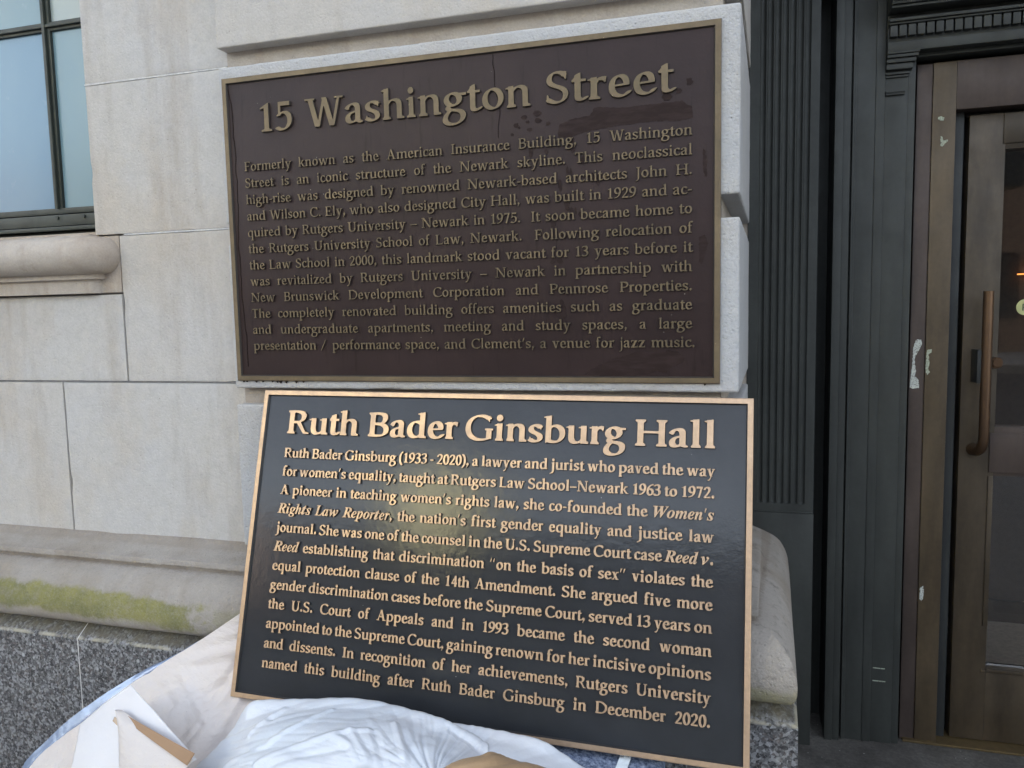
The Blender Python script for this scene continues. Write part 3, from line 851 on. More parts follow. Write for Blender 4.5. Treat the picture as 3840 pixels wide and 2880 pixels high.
    if ch == 'p': return [st(138, -262, X), flag(138, X), foot(138, 104, 128, -268), bez((138, 365), (190, 430, 255, 452, 315, 452), (430, 452, 510, 365, 510, 245), (510, 105, 410, 20, 300, 20), (235, 20, 185, 38, 150, 62))]
    if ch == 'q': return [st(465, -262, 440), pol((465 - s, 420), (465 + s, 486), (465 + s, 380), (465 - s, 360)), foot(465, 128, 108, -268), bez((465, 395), (410, 440, 350, 452, 300, 452), (175, 452, 98, 350, 98, 225), (98, 92, 175, 20, 265, 20), (340, 20, 415, 62, 465, 115))]
    if ch == 'r': return [st(138, 0, X), flag(138, X), foot(138, 100, 122), bez((138, 320), (180, 400, 225, 440, 275, 448)), pol((240, 440), (300, 478), (372, 474), (384, 462), (362, 352), (338, 352), (318, 392), (255, 400))]
    if ch == 's': return [bez((345, 400), (315, 440, 270, 452, 222, 452), (140, 452, 97, 410, 97, 352), (97, 225, 352, 262, 352, 118), (352, 52, 290, 20, 215, 20), (165, 20, 120, 36, 88, 66)), pol((325, 462), (382, 462), (376, 340), (350, 340), (322, 405)), pol((62, 140), (86, 140), (112, 66), (120, 20), (50, 22))]
    if ch == 't': return [pol((148 - s, 90), (148 + s, 90), (148 + s, 606), (148 + s - 26, 606), (148 - s, 560)), bez((148, 120), (148, 50, 180, 22, 218, 22), (255, 22, 288, 40, 312, 62)), rect(28, 318, X - H * 1.05, X), pol((28, X - 30), (148 - s, X + 60), (148 - s, X - 30))]
    if ch == 'u': return [st(132, 150, X), flag(132, X), bez((132, 180), (132, 70, 185, 22, 265, 22), (340, 22, 415, 70, 458, 125)), st(462, 0, X), flag(462, X), rfoot(462)]
    if ch == 'v': return [dg(132, X, 282, -6, S * 1.04), dg(428, X, 300, -6, thin), slab(22, 250, X, -1), slab(330, 538, X, -1)]
    if ch == 'w': return [dg(125, X, 262, -6, S), dg(400, X, 290, -6, thin), dg(420, X, 560, -6, S), dg(708, X, 588, -6, thin), slab(18, 240, X, -1), slab(612, 816, X, -1)]
    if ch == 'x': return [dg(130, X, 368, 0, S * 1.05), dg(370, X, 120, 0, thin), slab(20, 235, X, -1), slab(295, 478, X, -1), slab(18, 205, 0), slab(270, 486, 0)]
    if ch == 'y': return [dg(132, X, 292, 10, S * 1.02), pol((445 - thin / 2, X), (445 + thin / 2, X), (255, -150), (180, -250), (70, -262), (62, -205), (140, -190), (205, -120)), slab(22, 250, X, -1), slab(335, 542, X, -1)]
    if ch == 'z': return [rect(45, 455, X - H * 1.05, X), rect(38, 462, 0, H * 1.05), pol((305, X - 10), (455, X - 10), (195, 12), (42, 12)), rect(45, 78, X - 130, X), rect(430, 462, 0, 135)]
    if ch == 'A': return [dg(365, C + 8, 600, 10, S * 1.05), dg(365, C + 8, 140, 10, thin * 1.05), rect(225, 540, 215, 215 + H), slab(18, 245, 0), slab(490, 762, 0)]
    if ch == 'B': return [st(150, 0, C), bez((150, 655), (460, 668, 520, 640, 520, 525), (520, 420, 440, 372, 330, 362), (150, 362)), bez((150, 362), (430, 372, 568, 330, 568, 190), (568, 70, 460, 22, 320, 22), (150, 24)), head(150, 122, 70, C), foot(150, 122, 70)]
    if ch == 'C': return [bez((630, 590), (570, 650, 500, 668, 430, 668), (230, 668, 98, 530, 98, 335), (98, 145, 225, 12, 425, 12), (530, 12, 610, 48, 672, 105)), pol((600, 680), (662, 664), (660, 505), (632, 505), (590, 610))]
    if ch == 'D': return [st(150, 0, C), bez((150, 655), (310, 660, 440, 660, 540, 600), (690, 510, 750, 440, 735, 320), (725, 130, 560, 18, 350, 22), (150, 24)), head(150, 122, 70, C), foot(150, 122, 70)]
    if ch in 'EF':
        o = [st(150, 0, C), rect(150, 520, C - H * 1.05, C), rect(488, 522, C - 140, C), rect(150, 430, 325, 325 + H), rect(402, 432, 270, 415), head(150, 122, 70, C), foot(150, 122, 100)]
        return o + ([rect(150, 555, 0, H * 1.05), pol((530, 0), (560, 0), (585, 150), (552, 150))] if ch == 'E' else [])
    if ch == 'G': return [bez((690, 590), (620, 650, 540, 668, 455, 668), (240, 668, 98, 530, 98, 335), (98, 145, 235, 12, 450, 12), (550, 12, 630, 30, 700, 62)), pol((655, 680), (715, 664), (712, 505), (684, 505), (645, 610)), st(700, 40, 285), slab(585, 815, 325, -1), st(700, 250, 310)]
    if ch == 'H': return [st(155, 0, C), st(678, 0, C), rect(155, 678, 330, 330 + H * 1.05), head(155, 125, 130, C), foot(155, 125, 130), head(678, 130, 125, C), foot(678, 130, 125)]
    if ch == 'I': return [st(194, 0, C), head(194, 150, 150, C), foot(194, 150, 150)]
    if ch == 'J': return [st(210, -60, C), head(210, 160, 140, C), bez((210, -20), (205, -120, 130, -185, 40, -195))]
    if ch == 'K': return [st(155, 0, C), head(155, 125, 125, C), foot(155, 125, 125), dg(200, 300, 610, C - 10, thin * 1.3), slab(490, 735, C, -1), pol((270, 390), (375, 450), (690, 42), (790, 38), (790, 0), (580, 0))]
    if ch == 'L': return [st(150, 0, C), head(150, 122, 122, C), foot(150, 122, 90), rect(150, 555, 0, H * 1.05), pol((530, 0), (560, 0), (585, 160), (552, 160))]
    if ch == 'M': return [dg(180, C, 150, 0, thin * 1.05), dg(205, C, 490, 0, S), dg(790, C, 505, 0, thin * 1.1), dg(805, C, 840, 0, S), slab(30, 250, C, -1), slab(750, 960, C, -1), slab(20, 275, 0), slab(710, 980, 0)]
    if ch == 'N': return [st(150, 0, C) if False else rect(150 - thin / 2, 150 + thin / 2, 0, C), dg(170, C, 660, 0, S * 1.1), rect(680 - thin / 2, 680 + thin / 2, 0, C), slab(20, 235, C, -1), slab(570, 800, C, -1), slab(25, 275, 0)]
    if ch == 'O': return [ell(416, 340, 318, 328)]
    if ch == 'P': return [st(150, 0, C), bez((150, 655), (450, 668, 545, 610, 545, 490), (545, 360, 420, 300, 270, 305), (210, 308)), head(150, 122, 70, C), foot(150, 122, 130)]
    if ch == 'Q': return [ell(416, 340, 318, 328), bez((430, 20), (540, -60, 640, -140, 800, -160))]
    if ch == 'R': return [st(150, 0, C), bez((150, 655), (450, 668, 530, 620, 530, 510), (530, 400, 420, 345, 290, 340), (150, 340)), head(150, 122, 70, C), foot(150, 122, 124), pol((290, 350), (420, 370), (610, 60), (720, 36), (720, 0), (545, 0))]
    if ch == 'S': return [bez((470, 590), (430, 650, 365, 668, 305, 668), (195, 668, 115, 605, 115, 510), (115, 330, 500, 385, 500, 185), (500, 75, 410, 12, 295, 12), (215, 12, 145, 38, 95, 85)), pol((455, 682), (522, 670), (512, 510), (484, 510), (440, 600)), pol((58, 190), (88, 190), (122, 90), (125, 20), (52, 30))]
    if ch == 'T': return [st(333, 0, C), rect(35, 632, C - H * 1.1, C), pol((35, C), (62, C), (56, C - 150), (22, C - 150)), pol((605, C), (632, C), (646, C - 150), (612, C - 150)), foot(333, 140, 140)]
    if ch == 'U': return [st(170, 200, C), head(170, 140, 130, C), bez((170, 240), (170, 90, 260, 14, 395, 14), (530, 14, 605, 90, 610, 240)), rect(612 - thin / 2, 612 + thin / 2, 220, C), slab(505, 735, C, -1)]
    if ch == 'V': return [dg(165, C, 400, -6, S * 1.05), dg(640, C, 420, -6, thin), slab(18, 300, C, -1), slab(540, 765, C, -1)]
    if ch == 'W': return [dg(150, C, 320, -6, S), dg(510, C, 345, -6, thin * 1.1), dg(510, C, 695, -6, S), dg(880, C, 722, -6, thin * 1.05), slab(15, 268, C, -1), slab(772, 990, C, -1)]
    if ch == 'Y': return [st(333, 0, 330), dg(120, C, 330, 300, S), dg(560, C, 345, 300, thin), slab(10, 240, C, -1), slab(470, 660, C, -1), foot(333, 130, 130)]
    if ch == '0': return [ell(250, 340, 172, 325)]
    if ch == '1': return [st(265, 0, 640), pol((265 - s - 115, 545), (265 - s - 115, 580), (265 + s - 8, 700), (265 + s, 690), (265 + s, 540), (265 - s, 580)), foot(265, 150, 150)]
    if ch == '2': return [bez((85, 525), (110, 625, 180, 662, 245, 662), (340, 662, 390, 600, 390, 520), (390, 390, 260, 250, 90, 60)), pol((40, 0), (455, 0), (462, 105), (40, 60)), dot(95, 530, s * .6)]
    if ch == '3': return [bez((80, 600), (120, 650, 180, 664, 235, 664), (330, 664, 378, 610, 378, 535), (378, 440, 300, 385, 190, 372)), bez((190, 372), (320, 372, 405, 310, 405, 205), (405, 90, 310, 14, 190, 14), (130, 14, 80, 40, 50, 80))]
    if ch == '4': return [st(345, 0, 690), rect(30, 475, 165, 165 + H * 1.5), pol((20, 170), (95, 170), (345, 560), (345, 690), (300, 690)), foot(345, 90, 90)]
    if ch == '5': return [rect(100, 420, 690 - H * 2.0, 690), rect(100, 100 + thin, 350, 690), bez((110, 370), (170, 425, 215, 428, 250, 428), (350, 428, 408, 345, 408, 240), (408, 100, 310, 14, 190, 14), (140, 14, 95, 34, 62, 62))]
    if ch == '6': return [ell(258, 200, 172, 190), bez((430, 655), (250, 640, 86, 470, 86, 210))]
    if ch == '7': return [rect(45, 460, 690 - H * 1.9, 690), pol((345, 690), (462, 690), (265, 0), (140, 0)), rect(45, 78, 520, 690)]
    if ch == '8': return [ell(250, 515, 135, 148), ell(250, 185, 168, 172)]
    if ch == '9': return [ell(242, 480, 172, 190), bez((70, 28), (250, 40, 414, 210, 414, 470))]
    if ch == '.': return [dot(125, s * 1.15, s * 1.2)]
    if ch == ',': return [dot(130, s * 1.15, s * 1.2), pol((130 + s * .2, s * 1.8), (130 + s * 1.2, s * 1.1), (95, -140), (62, -140))]
    if ch == '\u2019': return [pol((120, 700), (225, 710), (120, 455), (75, 455))]
    if ch == '\u201c': return [pol((120, 700), (165, 700), (130, 470), (40, 455)), pol((340, 700), (385, 700), (350, 470), (260, 455))]
    if ch == '\u201d': return [pol((120, 700), (225, 710), (120, 455), (75, 455)), pol((335, 700), (440, 710), (335, 455), (290, 455))]
    if ch == '-': return [rect(40, 293, 215, 215 + H * 1.5)]
    if ch == '\u2013': return [rect(0, 500, 215, 215 + H * 1.3)]
    if ch == '(': return [bez((270, 720), (110, 600, 95, 420, 95, 290), (95, 160, 110, -20, 270, -145))]
    if ch == ')': return [bez((63, 720), (223, 600, 238, 420, 238, 290), (238, 160, 223, -20, 63, -145))]
    if ch == '/': return [dg(40, -60, 440, 720, thin * 1.1)]
    return None
def contours(shapes, S, V, soft):
    """merge the shapes of one letter on a grid and trace its outlines (1/1000 em)"""
    st = 4.5
    x0, y0, nx, ny = -120.0, -330.0, int(1360 / 4.5), int(1140 / 4.5)
    gx = x0 + np.arange(nx) * st; gy = y0 + np.arange(ny) * st
    X, Y = np.meshgrid(gx, gy)
    f = np.zeros_like(X)
    th = math.radians(17)
    c, s_ = math.cos(th), math.sin(th)
    va = (S / 2) ** 2; vb = (V / 2) ** 2
    # semi axes of the nib so that stems are S wide and bars V high
    A = np.linalg.solve(np.array([[c * c, s_ * s_], [s_ * s_, c * c]]), np.array([va, vb]))
    a, b = math.sqrt(A[0]), math.sqrt(max(A[1], 64))
    for kind, d in shapes:
        if kind == 'nib':
            U = (X * c + Y * s_) / a; W = (-X * s_ + Y * c) / b
            P = [((x * c + y * s_) / a, (-x * s_ + y * c) / b) for x, y in d]
            best = np.full(X.shape, 1e9)
            for (ax, ay), (bx, by) in zip(P[:-1], P[1:]):
                dx, dy = bx - ax, by - ay
                L = dx * dx + dy * dy + 1e-12
                t = np.clip(((U - ax) * dx + (W - ay) * dy) / L, 0, 1)
                best = np.minimum(best, (U - ax - t * dx) ** 2 + (W - ay - t * dy) ** 2)
            m = np.clip(.5 + (1 - np.sqrt(best)) * (a + b) / 2 / st, 0, 1)
        elif kind == 'dot':
            m = np.clip(.5 + (d[2] - np.hypot(X - d[0], Y - d[1])) / st, 0, 1)
        else:
            m = np.zeros_like(X)
            for oy in (-.33, 0, .33):
                for ox in (-.33, 0, .33):
                    xx, yy = X + ox * st, Y + oy * st
                    ins = np.zeros(X.shape, bool)
                    n = len(d)
                    for i in range(n):
                        (ax, ay), (bx, by) = d[i], d[(i + 1) % n]
                        if ay == by: continue
                        cr = ((ay > yy) != (by > yy)) & (xx < (bx - ax) * (yy - ay) / (by - ay) + ax)
                        ins ^= cr
                    m += ins / 9.0
        f = np.maximum(f, m)
    for _ in range(soft):
        f = (f + np.roll(f, 1, 0) + np.roll(f, -1, 0)) / 3
        f = (f + np.roll(f, 1, 1) + np.roll(f, -1, 1)) / 3
    L = .5
    ins = f > L
    nxt = {}
    def edge(i, j, horiz):
        if horiz:                                     # between (i,j) and (i,j+1)
            t = (L - f[i, j]) / (f[i, j + 1] - f[i, j]); return (gx[j] + t * st, gy[i])
        t = (L - f[i, j]) / (f[i + 1, j] - f[i, j]); return (gx[j], gy[i] + t * st)
    pts = {}
    def key(i, j, h):
        k = (i, j, h)
        if k not in pts: pts[k] = edge(i, j, h)
        return k
    code = ins[:-1, :-1] * 1 + ins[:-1, 1:] * 2 + ins[1:, 1:] * 4 + ins[1:, :-1] * 8
    for i, j in zip(*np.nonzero((code > 0) & (code < 15))):
        cde = code[i, j]
        B, Rt, T, Lf = (i, j, True), (i, j + 1, False), (i + 1, j, True), (i, j, False)
        tab = {1: [(B, Lf)], 2: [(Rt, B)], 3: [(Rt, Lf)], 4: [(T, Rt)], 5: [(B, Rt), (T, Lf)], 6: [(T, B)], 7: [(T, Lf)], 8: [(Lf, T)], 9: [(B, T)], 10: [(Lf, B), (Rt, T)], 11: [(Rt, T)], 12: [(Lf, Rt)], 13: [(B, Rt)], 14: [(Lf, B)]}[cde]
        for u, v in tab:
            nxt[key(*u)] = key(*v)
    loops = []
    while nxt:
        k0 = next(iter(nxt)); k = k0; lp = []
        while k in nxt:
            lp.append(pts[k]); k = nxt.pop(k)
        if len(lp) > 8: loops.append(lp)
    return loops
def simplify(lp, tol):
    P = np.array(lp)
    i0 = 0; i1 = int(np.argmax(np.hypot(*(P - P[0]).T)))
    def dp(a, b):
        if b - a < 2: return [a]
        p, q = PP[a], PP[b]
        d = q - p; n = np.hypot(*d) + 1e-9
        e = np.abs((PP[a + 1:b, 0] - p[0]) * d[1] - (PP[a + 1:b, 1] - p[1]) * d[0]) / n
        m = int(np.argmax(e))
        if e[m] < tol: return [a]
        m += a + 1
        return dp(a, m) + dp(m, b)
    PP = np.vstack([P, P[:1]])
    idx = dp(0, i1) + dp(i1, len(P))
    return [tuple(P[i % len(P)]) for i in idx]

GLYPHS = {}
def to_arrays(cu, ext, bev):
    cu.extrude = ext; cu.bevel_depth = bev; cu.bevel_resolution = 0
    o = bpy.data.objects.new('glyph', cu)
    COL.objects.link(o)
    dg = bpy.context.evaluated_depsgraph_get()
    ev = o.evaluated_get(dg)
    me = ev.to_mesh()
    co = np.zeros(len(me.vertices) * 3); me.vertices.foreach_get('co', co); co = co.reshape(-1, 3)
    faces = [tuple(p.vertices) for p in me.polygons]
    ev.to_mesh_clear()
    bpy.data.objects.remove(o); bpy.data.curves.remove(cu)
    return co, faces
def raw(body, offset=0.0, ext=0.0, bev=0.0, res=4):
    cu = bpy.data.curves.new('glyph', 'FONT')
    cu.body = body; cu.offset = offset; cu.resolution_u = res
    return to_arrays(cu, ext, bev)
def italic(ch):
    if 'A' <= ch <= 'Z': return chr(0x1D468 + ord(ch) - 65)
    if 'a' <= ch <= 'z': return chr(0x1D482 + ord(ch) - 97)
    return None
_cap = None
def glyph(ch, style, S, V, H, bev, soft):
    """one letter in em units: (verts, faces, is_top, own advance, wanted advance)"""
    global _cap
    key = (ch, style, S, V, H, bev, soft)
    if key in GLYPHS: return GLYPHS[key]
    ext = .004
    if style == 'I' and italic(ch):
        if _cap is None:
            c, _ = raw(italic('H')); _cap = c[:, 1].max()
        sc = .69 / _cap
        co, faces = raw(italic(ch), .008 / sc, ext / sc, bev / sc, 4)
        h = italic('H')
        a, _ = raw(h + italic(ch) + h, res=1); b, _ = raw(h + h, res=1)
        adv = (a[:, 0].max() - a[:, 0].min() - b[:, 0].max() + b[:, 0].min()) * sc
        co = co * sc
        W = PALI[ch] / 1000
    else:
        cu = bpy.data.curves.new('glyph', 'CURVE'); cu.dimensions = '2D'; cu.fill_mode = 'BOTH'
        for lp in contours(draw(ch, S, H), S, V, soft):
            lp = simplify(lp, .9)
            sp = cu.splines.new('POLY'); sp.points.add(len(lp) - 1); sp.use_cyclic_u = True
            for p, q in zip(sp.points, lp): p.co = (q[0] / 1000, q[1] / 1000, 0, 1)
        co, faces = to_arrays(cu, ext, bev)
        adv = W = PALB[ch] / 1000
    zf = co[:, 2].max()
    keep, top = [], []
    for f in faces:
        z = [co[i, 2] for i in f]
        if max(z) < zf * .2: continue
        keep.append(f); top.append(min(z) > zf - 1e-6)
    used = sorted({i for f in keep for i in f})
    mp = {o: n for n, o in enumerate(used)}
    co = co[used]
    keep = [tuple(mp[i] for i in f) for f in keep]
    GLYPHS[key] = (co, keep, top, adv, W)
    return GLYPHS[key]

def text_mesh(name, items, em, h, mats, parent, xf, y_top):
    """items: (char, style, x, zbase, xscale); letters stand h proud, their faces at y_top"""
    V, F, FM = [], [], []
    for ch, st, x, z, xs in items:
        co, faces, top, adv, W = glyph(ch, st, *LSET)
        b = len(V)
        zf = co[:, 2].max()
        for c in co:
            d = (zf - c[2]) / zf
            V.append(xf @ Vector((x + c[0] * xs * em, y_top + min(1.0, d) * h, z + c[1] * em)))
        F += [tuple(b + i for i in f) for f in faces]
        FM += [0 if t else 1 for t in top]
    o = mesh_obj(name, V, F, mats, parent, fm=FM)
    return o
def layout(text, x0, x1, z, em, pal_roman, squeeze=1.0):
    """justified line; *...* marks italics"""
    words, st = [], 'B'
    for w in text.split(' '):
        chars = []
        for ch in w:
            if ch == '*':
                st = 'I' if st == 'B' else 'B'
                continue
            chars.append((ch, st))
        words.append(chars)
    def wid(ch, s):
        D = PALI if s == 'I' else pal_roman
        return D.get(ch, 500) / 1000 * em * squeeze
    tot = sum(wid(c, s) for w in words for c, s in w)
    gap = (x1 - x0 - tot) / max(1, len(words) - 1)
    x = x0
    out = []
    for w in words:
        for ch, s in w:
            a = wid(ch, s)
            g = glyph(ch, s, *LSET)
            xs = a / (g[3] * em)
            lim = max(.7, min(1.3, xs))
            out.append((ch, s, x + (a - lim * g[3] * em) / 2, z, lim))
            x += a
        x += gap
    return out, gap / em

def plaque(root, w, h, cx, cz, xf, border, mats, head, body, th=.013):
    M_F, M_B, M_S = mats
    def tr(o):
        o.data.transform(xf); return o
    x0, x1, z0, z1 = cx - w / 2, cx + w / 2, cz - h / 2, cz + h / 2
    fy = .0042
    m = MB().box(x0 + .0008, x1 - .0008, fy, th, z0 + .0008, z1 - .0008)
    m2 = m.build('backplate', M_F, root, .001, 2); tr(m2)
    # border as one mitred frame with rounded outer edge
    b = border
    ringp = [(0, th), (0, .0022), (.0006, .0008), (.0020, 0), (b - .0008, 0), (b, .0012), (b + .0016, fy + .0002)]
    V, F, FM = [], [], []
    for ins, y in ringp:
        V += [(x0 + ins, y, z0 + ins), (x1 - ins, y, z0 + ins), (x1 - ins, y, z1 - ins), (x0 + ins, y, z1 - ins)]
    for a in range(len(ringp) - 1):
        for j in range(4):
            F.append((a * 4 + j, a * 4 + (j + 1) % 4, (a + 1) * 4 + (j + 1) % 4, (a + 1) * 4 + j))
            FM.append(1 if a >= 4 else 0)
    o = mesh_obj('border', V, F, [M_B, M_S], root, fm=FM); tr(o)

# ---- upper plaque, fixed to the pier
FSC = .9958
upper = thing('wall_plaque', 'weathered dark brown bronze plaque with dull gold letters fixed high on the pier', 'plaque', (.0023, .0, -.3128))
I4 = Matrix.Translation((0, -.006, 0))
plaque(upper, .9958, .6242, .0023, -.0007, I4, .0112, (M_OLDFIELD, M_OLDBRONZE, M_OLDSIDE), None, None, .010)
def heading(words, em, z, D):
    out = []
    for txt, x0, x1 in words:
        tot = sum(D[c] for c in txt) / 1000 * em
        k = (x1 - x0) / tot
        x = x0
        for c in txt:
            g = glyph(c, 'B', *LSET)
            adv = D[c] / 1000 * em * k
            xs = max(.8, min(1.15, adv / (g[3] * em)))
            out.append((c, 'B', x + (adv - xs * g[3] * em) / 2, z, xs))
            x += adv
    return out
LSET = (122, 54, 50, .012, 2)
items = heading((('15', -.4145, -.3315), ('Washington', -.3050, .1650), ('Street', .1890, .4215)), .0805, .1975, PAL)
text_mesh('heading', items, .0805, .0042, [M_OLDBRONZE, M_OLDSIDE], upper, I4, -.0004)
OLD = ["Formerly known as the American Insurance Building, 15 Washington",
       "Street is an iconic structure of the Newark skyline. This neoclassical",
       "high-rise was designed by renowned Newark-based architects John H.",
       "and Wilson C. Ely, who also designed City Hall, was built in 1929 and ac-",
       "quired by Rutgers University \u2013 Newark in 1975.  It soon became home to",
       "the Rutgers University School of Law, Newark.  Following relocation of",
       "the Law School in 2000, this landmark stood vacant for 13 years before it",
       "was revitalized by Rutgers University \u2013 Newark in partnership with",
       "New Brunswick Development Corporation and Pennrose Properties.",
       "The completely renovated building offers amenities such as graduate",
       "and undergraduate apartments, meeting and study spaces, a large",
       "presentation / performance space, and Clement\u2019s, a venue for jazz music."]
for k, ln in enumerate(OLD):
    LSET = (112, 56, 48, .022, 2)
    it, gap = layout(ln, -.4512, .4525 if k < 11 else .4575, .1222 - .03356 * k, .0270, PAL)
    text_mesh('text_line', it, .0270, .0030, [M_OLDBRONZE, M_OLDSIDE], upper, I4, .0)
    print('gap old', k, round(gap, 3))
# brush smears and runs of darker paint on the old plaque
NSM = [0]
def smear(name, poly, mat=M_SMEAR):
    NSM[0] += 1
    return patchy(name, [(x, z) for x, z in poly], -.006 + .0040 - NSM[0] * .000012, mat, upper, .0003)
smear('paint_smear', [(0.2338, 0.1358), (0.2119, 0.1376), (0.2152, 0.1601), (0.2362, 0.1673), (0.2719, 0.1713), (0.2795, 0.184), (0.3272, 0.1797), (0.3813, 0.18), (0.4166, 0.1819), (0.4341, 0.1829), (0.4411, 0.1753), (0.4515, 0.1709), (0.4524, 0.1518), (0.4341, 0.1483), (0.3812, 0.1511), (0.327, 0.1496), (0.2902, 0.1465), (0.2528, 0.1406)][::-1])
smear('paint_smear', [(0.2548, -0.2966), (0.2767, -0.2822), (0.3091, -0.268), (0.3304, -0.2628), (0.3568, -0.2536), (0.3689, -0.2559), (0.3948, -0.2543), (0.4102, -0.2529), (0.4272, -0.2562), (0.4391, -0.2666), (0.434, -0.2752), (0.4204, -0.2822), (0.4085, -0.2857), (0.4067, -0.2935), (0.3878, -0.2909), (0.3652, -0.2985), (0.3301, -0.2990), (0.2855, -0.2995)][::-1])
smear('paint_smear', [(0.4407, 0.2191), (0.4504, 0.219), (0.4537, 0.2114), (0.4488, 0.2062), (0.4423, 0.2077)][::-1])
smear('paint_smear', [(0.4701, 0.0981), (0.4734, 0.0946), (0.4767, 0.0747), (0.4767, 0.0485), (0.4727, 0.0504), (0.4694, 0.0703)][::-1])
smear('paint_smear', [(0.4639, -0.0533), (0.4737, -0.0504), (0.4787, -0.0656), (0.4738, -0.0821), (0.4689, -0.1054), (0.4639, -0.0951), (0.4631, -0.0733)][::-1])
for (x, z), r in zip([(0.1498, 0.1785), (0.1555, 0.1698), (0.1338, 0.1652), (0.1591, 0.1557), (0.1733, 0.1837), (0.175, 0.1708), (0.1941, 0.1637), (0.1256, 0.1493), (0.1396, 0.161), (0.4289, 0.1989), (0.4079, 0.1905)], (.006, .004, .006, .005, .008, .007, .005, .004, .003, .006, .009)):
    smear('paint_smear', [(x + r * math.cos(t * 1.047) * (1 + .25 * math.sin(t * 9 + x * 80)), z + .75 * r * math.sin(t * 1.047)) for t in range(6)])
rs = random.Random(21)
for k in range(26):
    x = .215 + rs.gauss(0, .030) + (.02 if k % 3 else -.01); z = rs.uniform(-.20, .13)
    w_, h_ = rs.uniform(.002, .006), rs.uniform(.004, .014)
    smear('paint_smear', [(x + w_ * math.cos(t * .785) * (1 + .3 * math.sin(t * 5 + k)), z + h_ * math.sin(t * .785)) for t in range(8)])
def run(pts, w):
    L = []
    fine = []
    for a, b in zip(pts[:-1], pts[1:]):
        for j in range(6):
            q = Vector(a).lerp(Vector(b), j / 6)
            fine.append(Vector((q.x + noise.noise(Vector((q.y * 60, 2.1, q.x))) * .0018, q.y)))
    fine.append(Vector(pts[-1]))
    left = [(q.x - w * (.6 + .6 * abs(noise.noise(Vector((q.y * 45, 1, 1))))), q.y) for q in fine]
    right = [(q.x + w * (.6 + .6 * abs(noise.noise(Vector((q.y * 45, 5, 2))))), q.y) for q in fine]
    poly = left + right[::-1]                        # downwards on the left, back up on the right
    MB().prism(poly, -.0024, -.0015).build('paint_run', M_CRACK, upper)
run([(0.0904, 0.2978), (0.0909, 0.2795), (0.0941, 0.2645), (0.093, 0.2426), (0.1028, 0.1937), (0.0982, 0.1682), (0.0986, 0.1459)], .0010)
run([(-0.4821, 0.2896), (-0.4771, 0.2603), (-0.4755, 0.2215), (-0.4757, 0.1924), (-0.4724, 0.1708), (-0.4738, 0.1241), (-0.4732, 0.1044), (-0.4733, 0.0453), (-0.4780, -0.0235), (-0.475, -0.0536), (-0.4765, -0.1239), (-0.4732, -0.1745), (-0.4700, -0.2152), (-0.4694, -0.2826)], .0012)
# drips of old sealant under the lower edge
for dx in (-.482, -.474, -.451, -.435, -.412, -.400, -.392, -.379, -.355, -.338, .474):
    r = random.uniform(.0016, .0034)
    MB().prism([(dx - r, -.3130), (dx, -.3130 - r * 1.5), (dx + r, -.3130)], -.004, .0).build('sealant_drip', M_CRACK, upper)

# ---- lower plaque, leaning
lower = thing('leaning_plaque', 'new black plaque with bright gold border and letters leaning against the pier', 'plaque', (.066, -.183, -.9235))
LM = Matrix.Translation((0.068004736, -0.020, -0.332764082)) @ Matrix.Rotation(-0.005763794, 4, 'Z') @ Matrix.Rotation(0.005483681, 4, 'Y') @ Matrix.Rotation(-0.269512583, 4, 'X')
PW, PH = .97924, .61274
plaque(lower, PW, PH, 0, -PH / 2, LM, .0108, (M_NEWFIELD, M_NEWBRONZE, M_NEWSIDE), None, None, .013)
LSET = (150, 68, 58, .014, 2)
items = heading((('Ruth', -.4275, -.2630), ('Bader', -.2440, -.0520), ('Ginsburg', -.0385, .2700), ('Hall', .2850, .4295)), .0695, -.0896, PALB)
text_mesh('heading', items, .0695, .0045, [M_NEWBRONZE, M_NEWSIDE], lower, LM, -.0002)
NEW = ["Ruth Bader Ginsburg (1933 - 2020), a lawyer and jurist who paved the way",
       "for women\u2019s equality, taught at Rutgers Law School\u2013Newark 1963 to 1972.",
       "A pioneer in teaching women\u2019s rights law, she co-founded the *Women\u2019s",
       "Rights Law Reporter,* the nation\u2019s first gender equality and justice law",
       "journal. She was one of the counsel in the U.S. Supreme Court case *Reed v.",
       "Reed* establishing that discrimination \u201con the basis of sex\u201d violates the",
       "equal protection clause of the 14th Amendment. She argued five more",
       "gender discrimination cases before the Supreme Court, served 13 years on",
       "the U.S. Court of Appeals and in 1993 became the second woman",
       "appointed to the Supreme Court, gaining renown for her incisive opinions",
       "and dissents. In recognition of her achievements, Rutgers University",
       "named this building after Ruth Bader Ginsburg in December 2020."]
ital = False
SQ = .915
for k, ln in enumerate(NEW):
    LSET = (156, 78, 62, .026, 2)
    src = ('*' + ln) if ital else ln
    it, gap = layout(src, -.4265, .4272, -.1386 - .0374 * k, .0280, PALB, SQ)
    if ln.count('*') % 2: ital = not ital
    text_mesh('text_line', it, .0280, .0042, [M_NEWBRONZE, M_NEWSIDE], lower, LM, .0)
    print('gap', k, round(gap, 3))

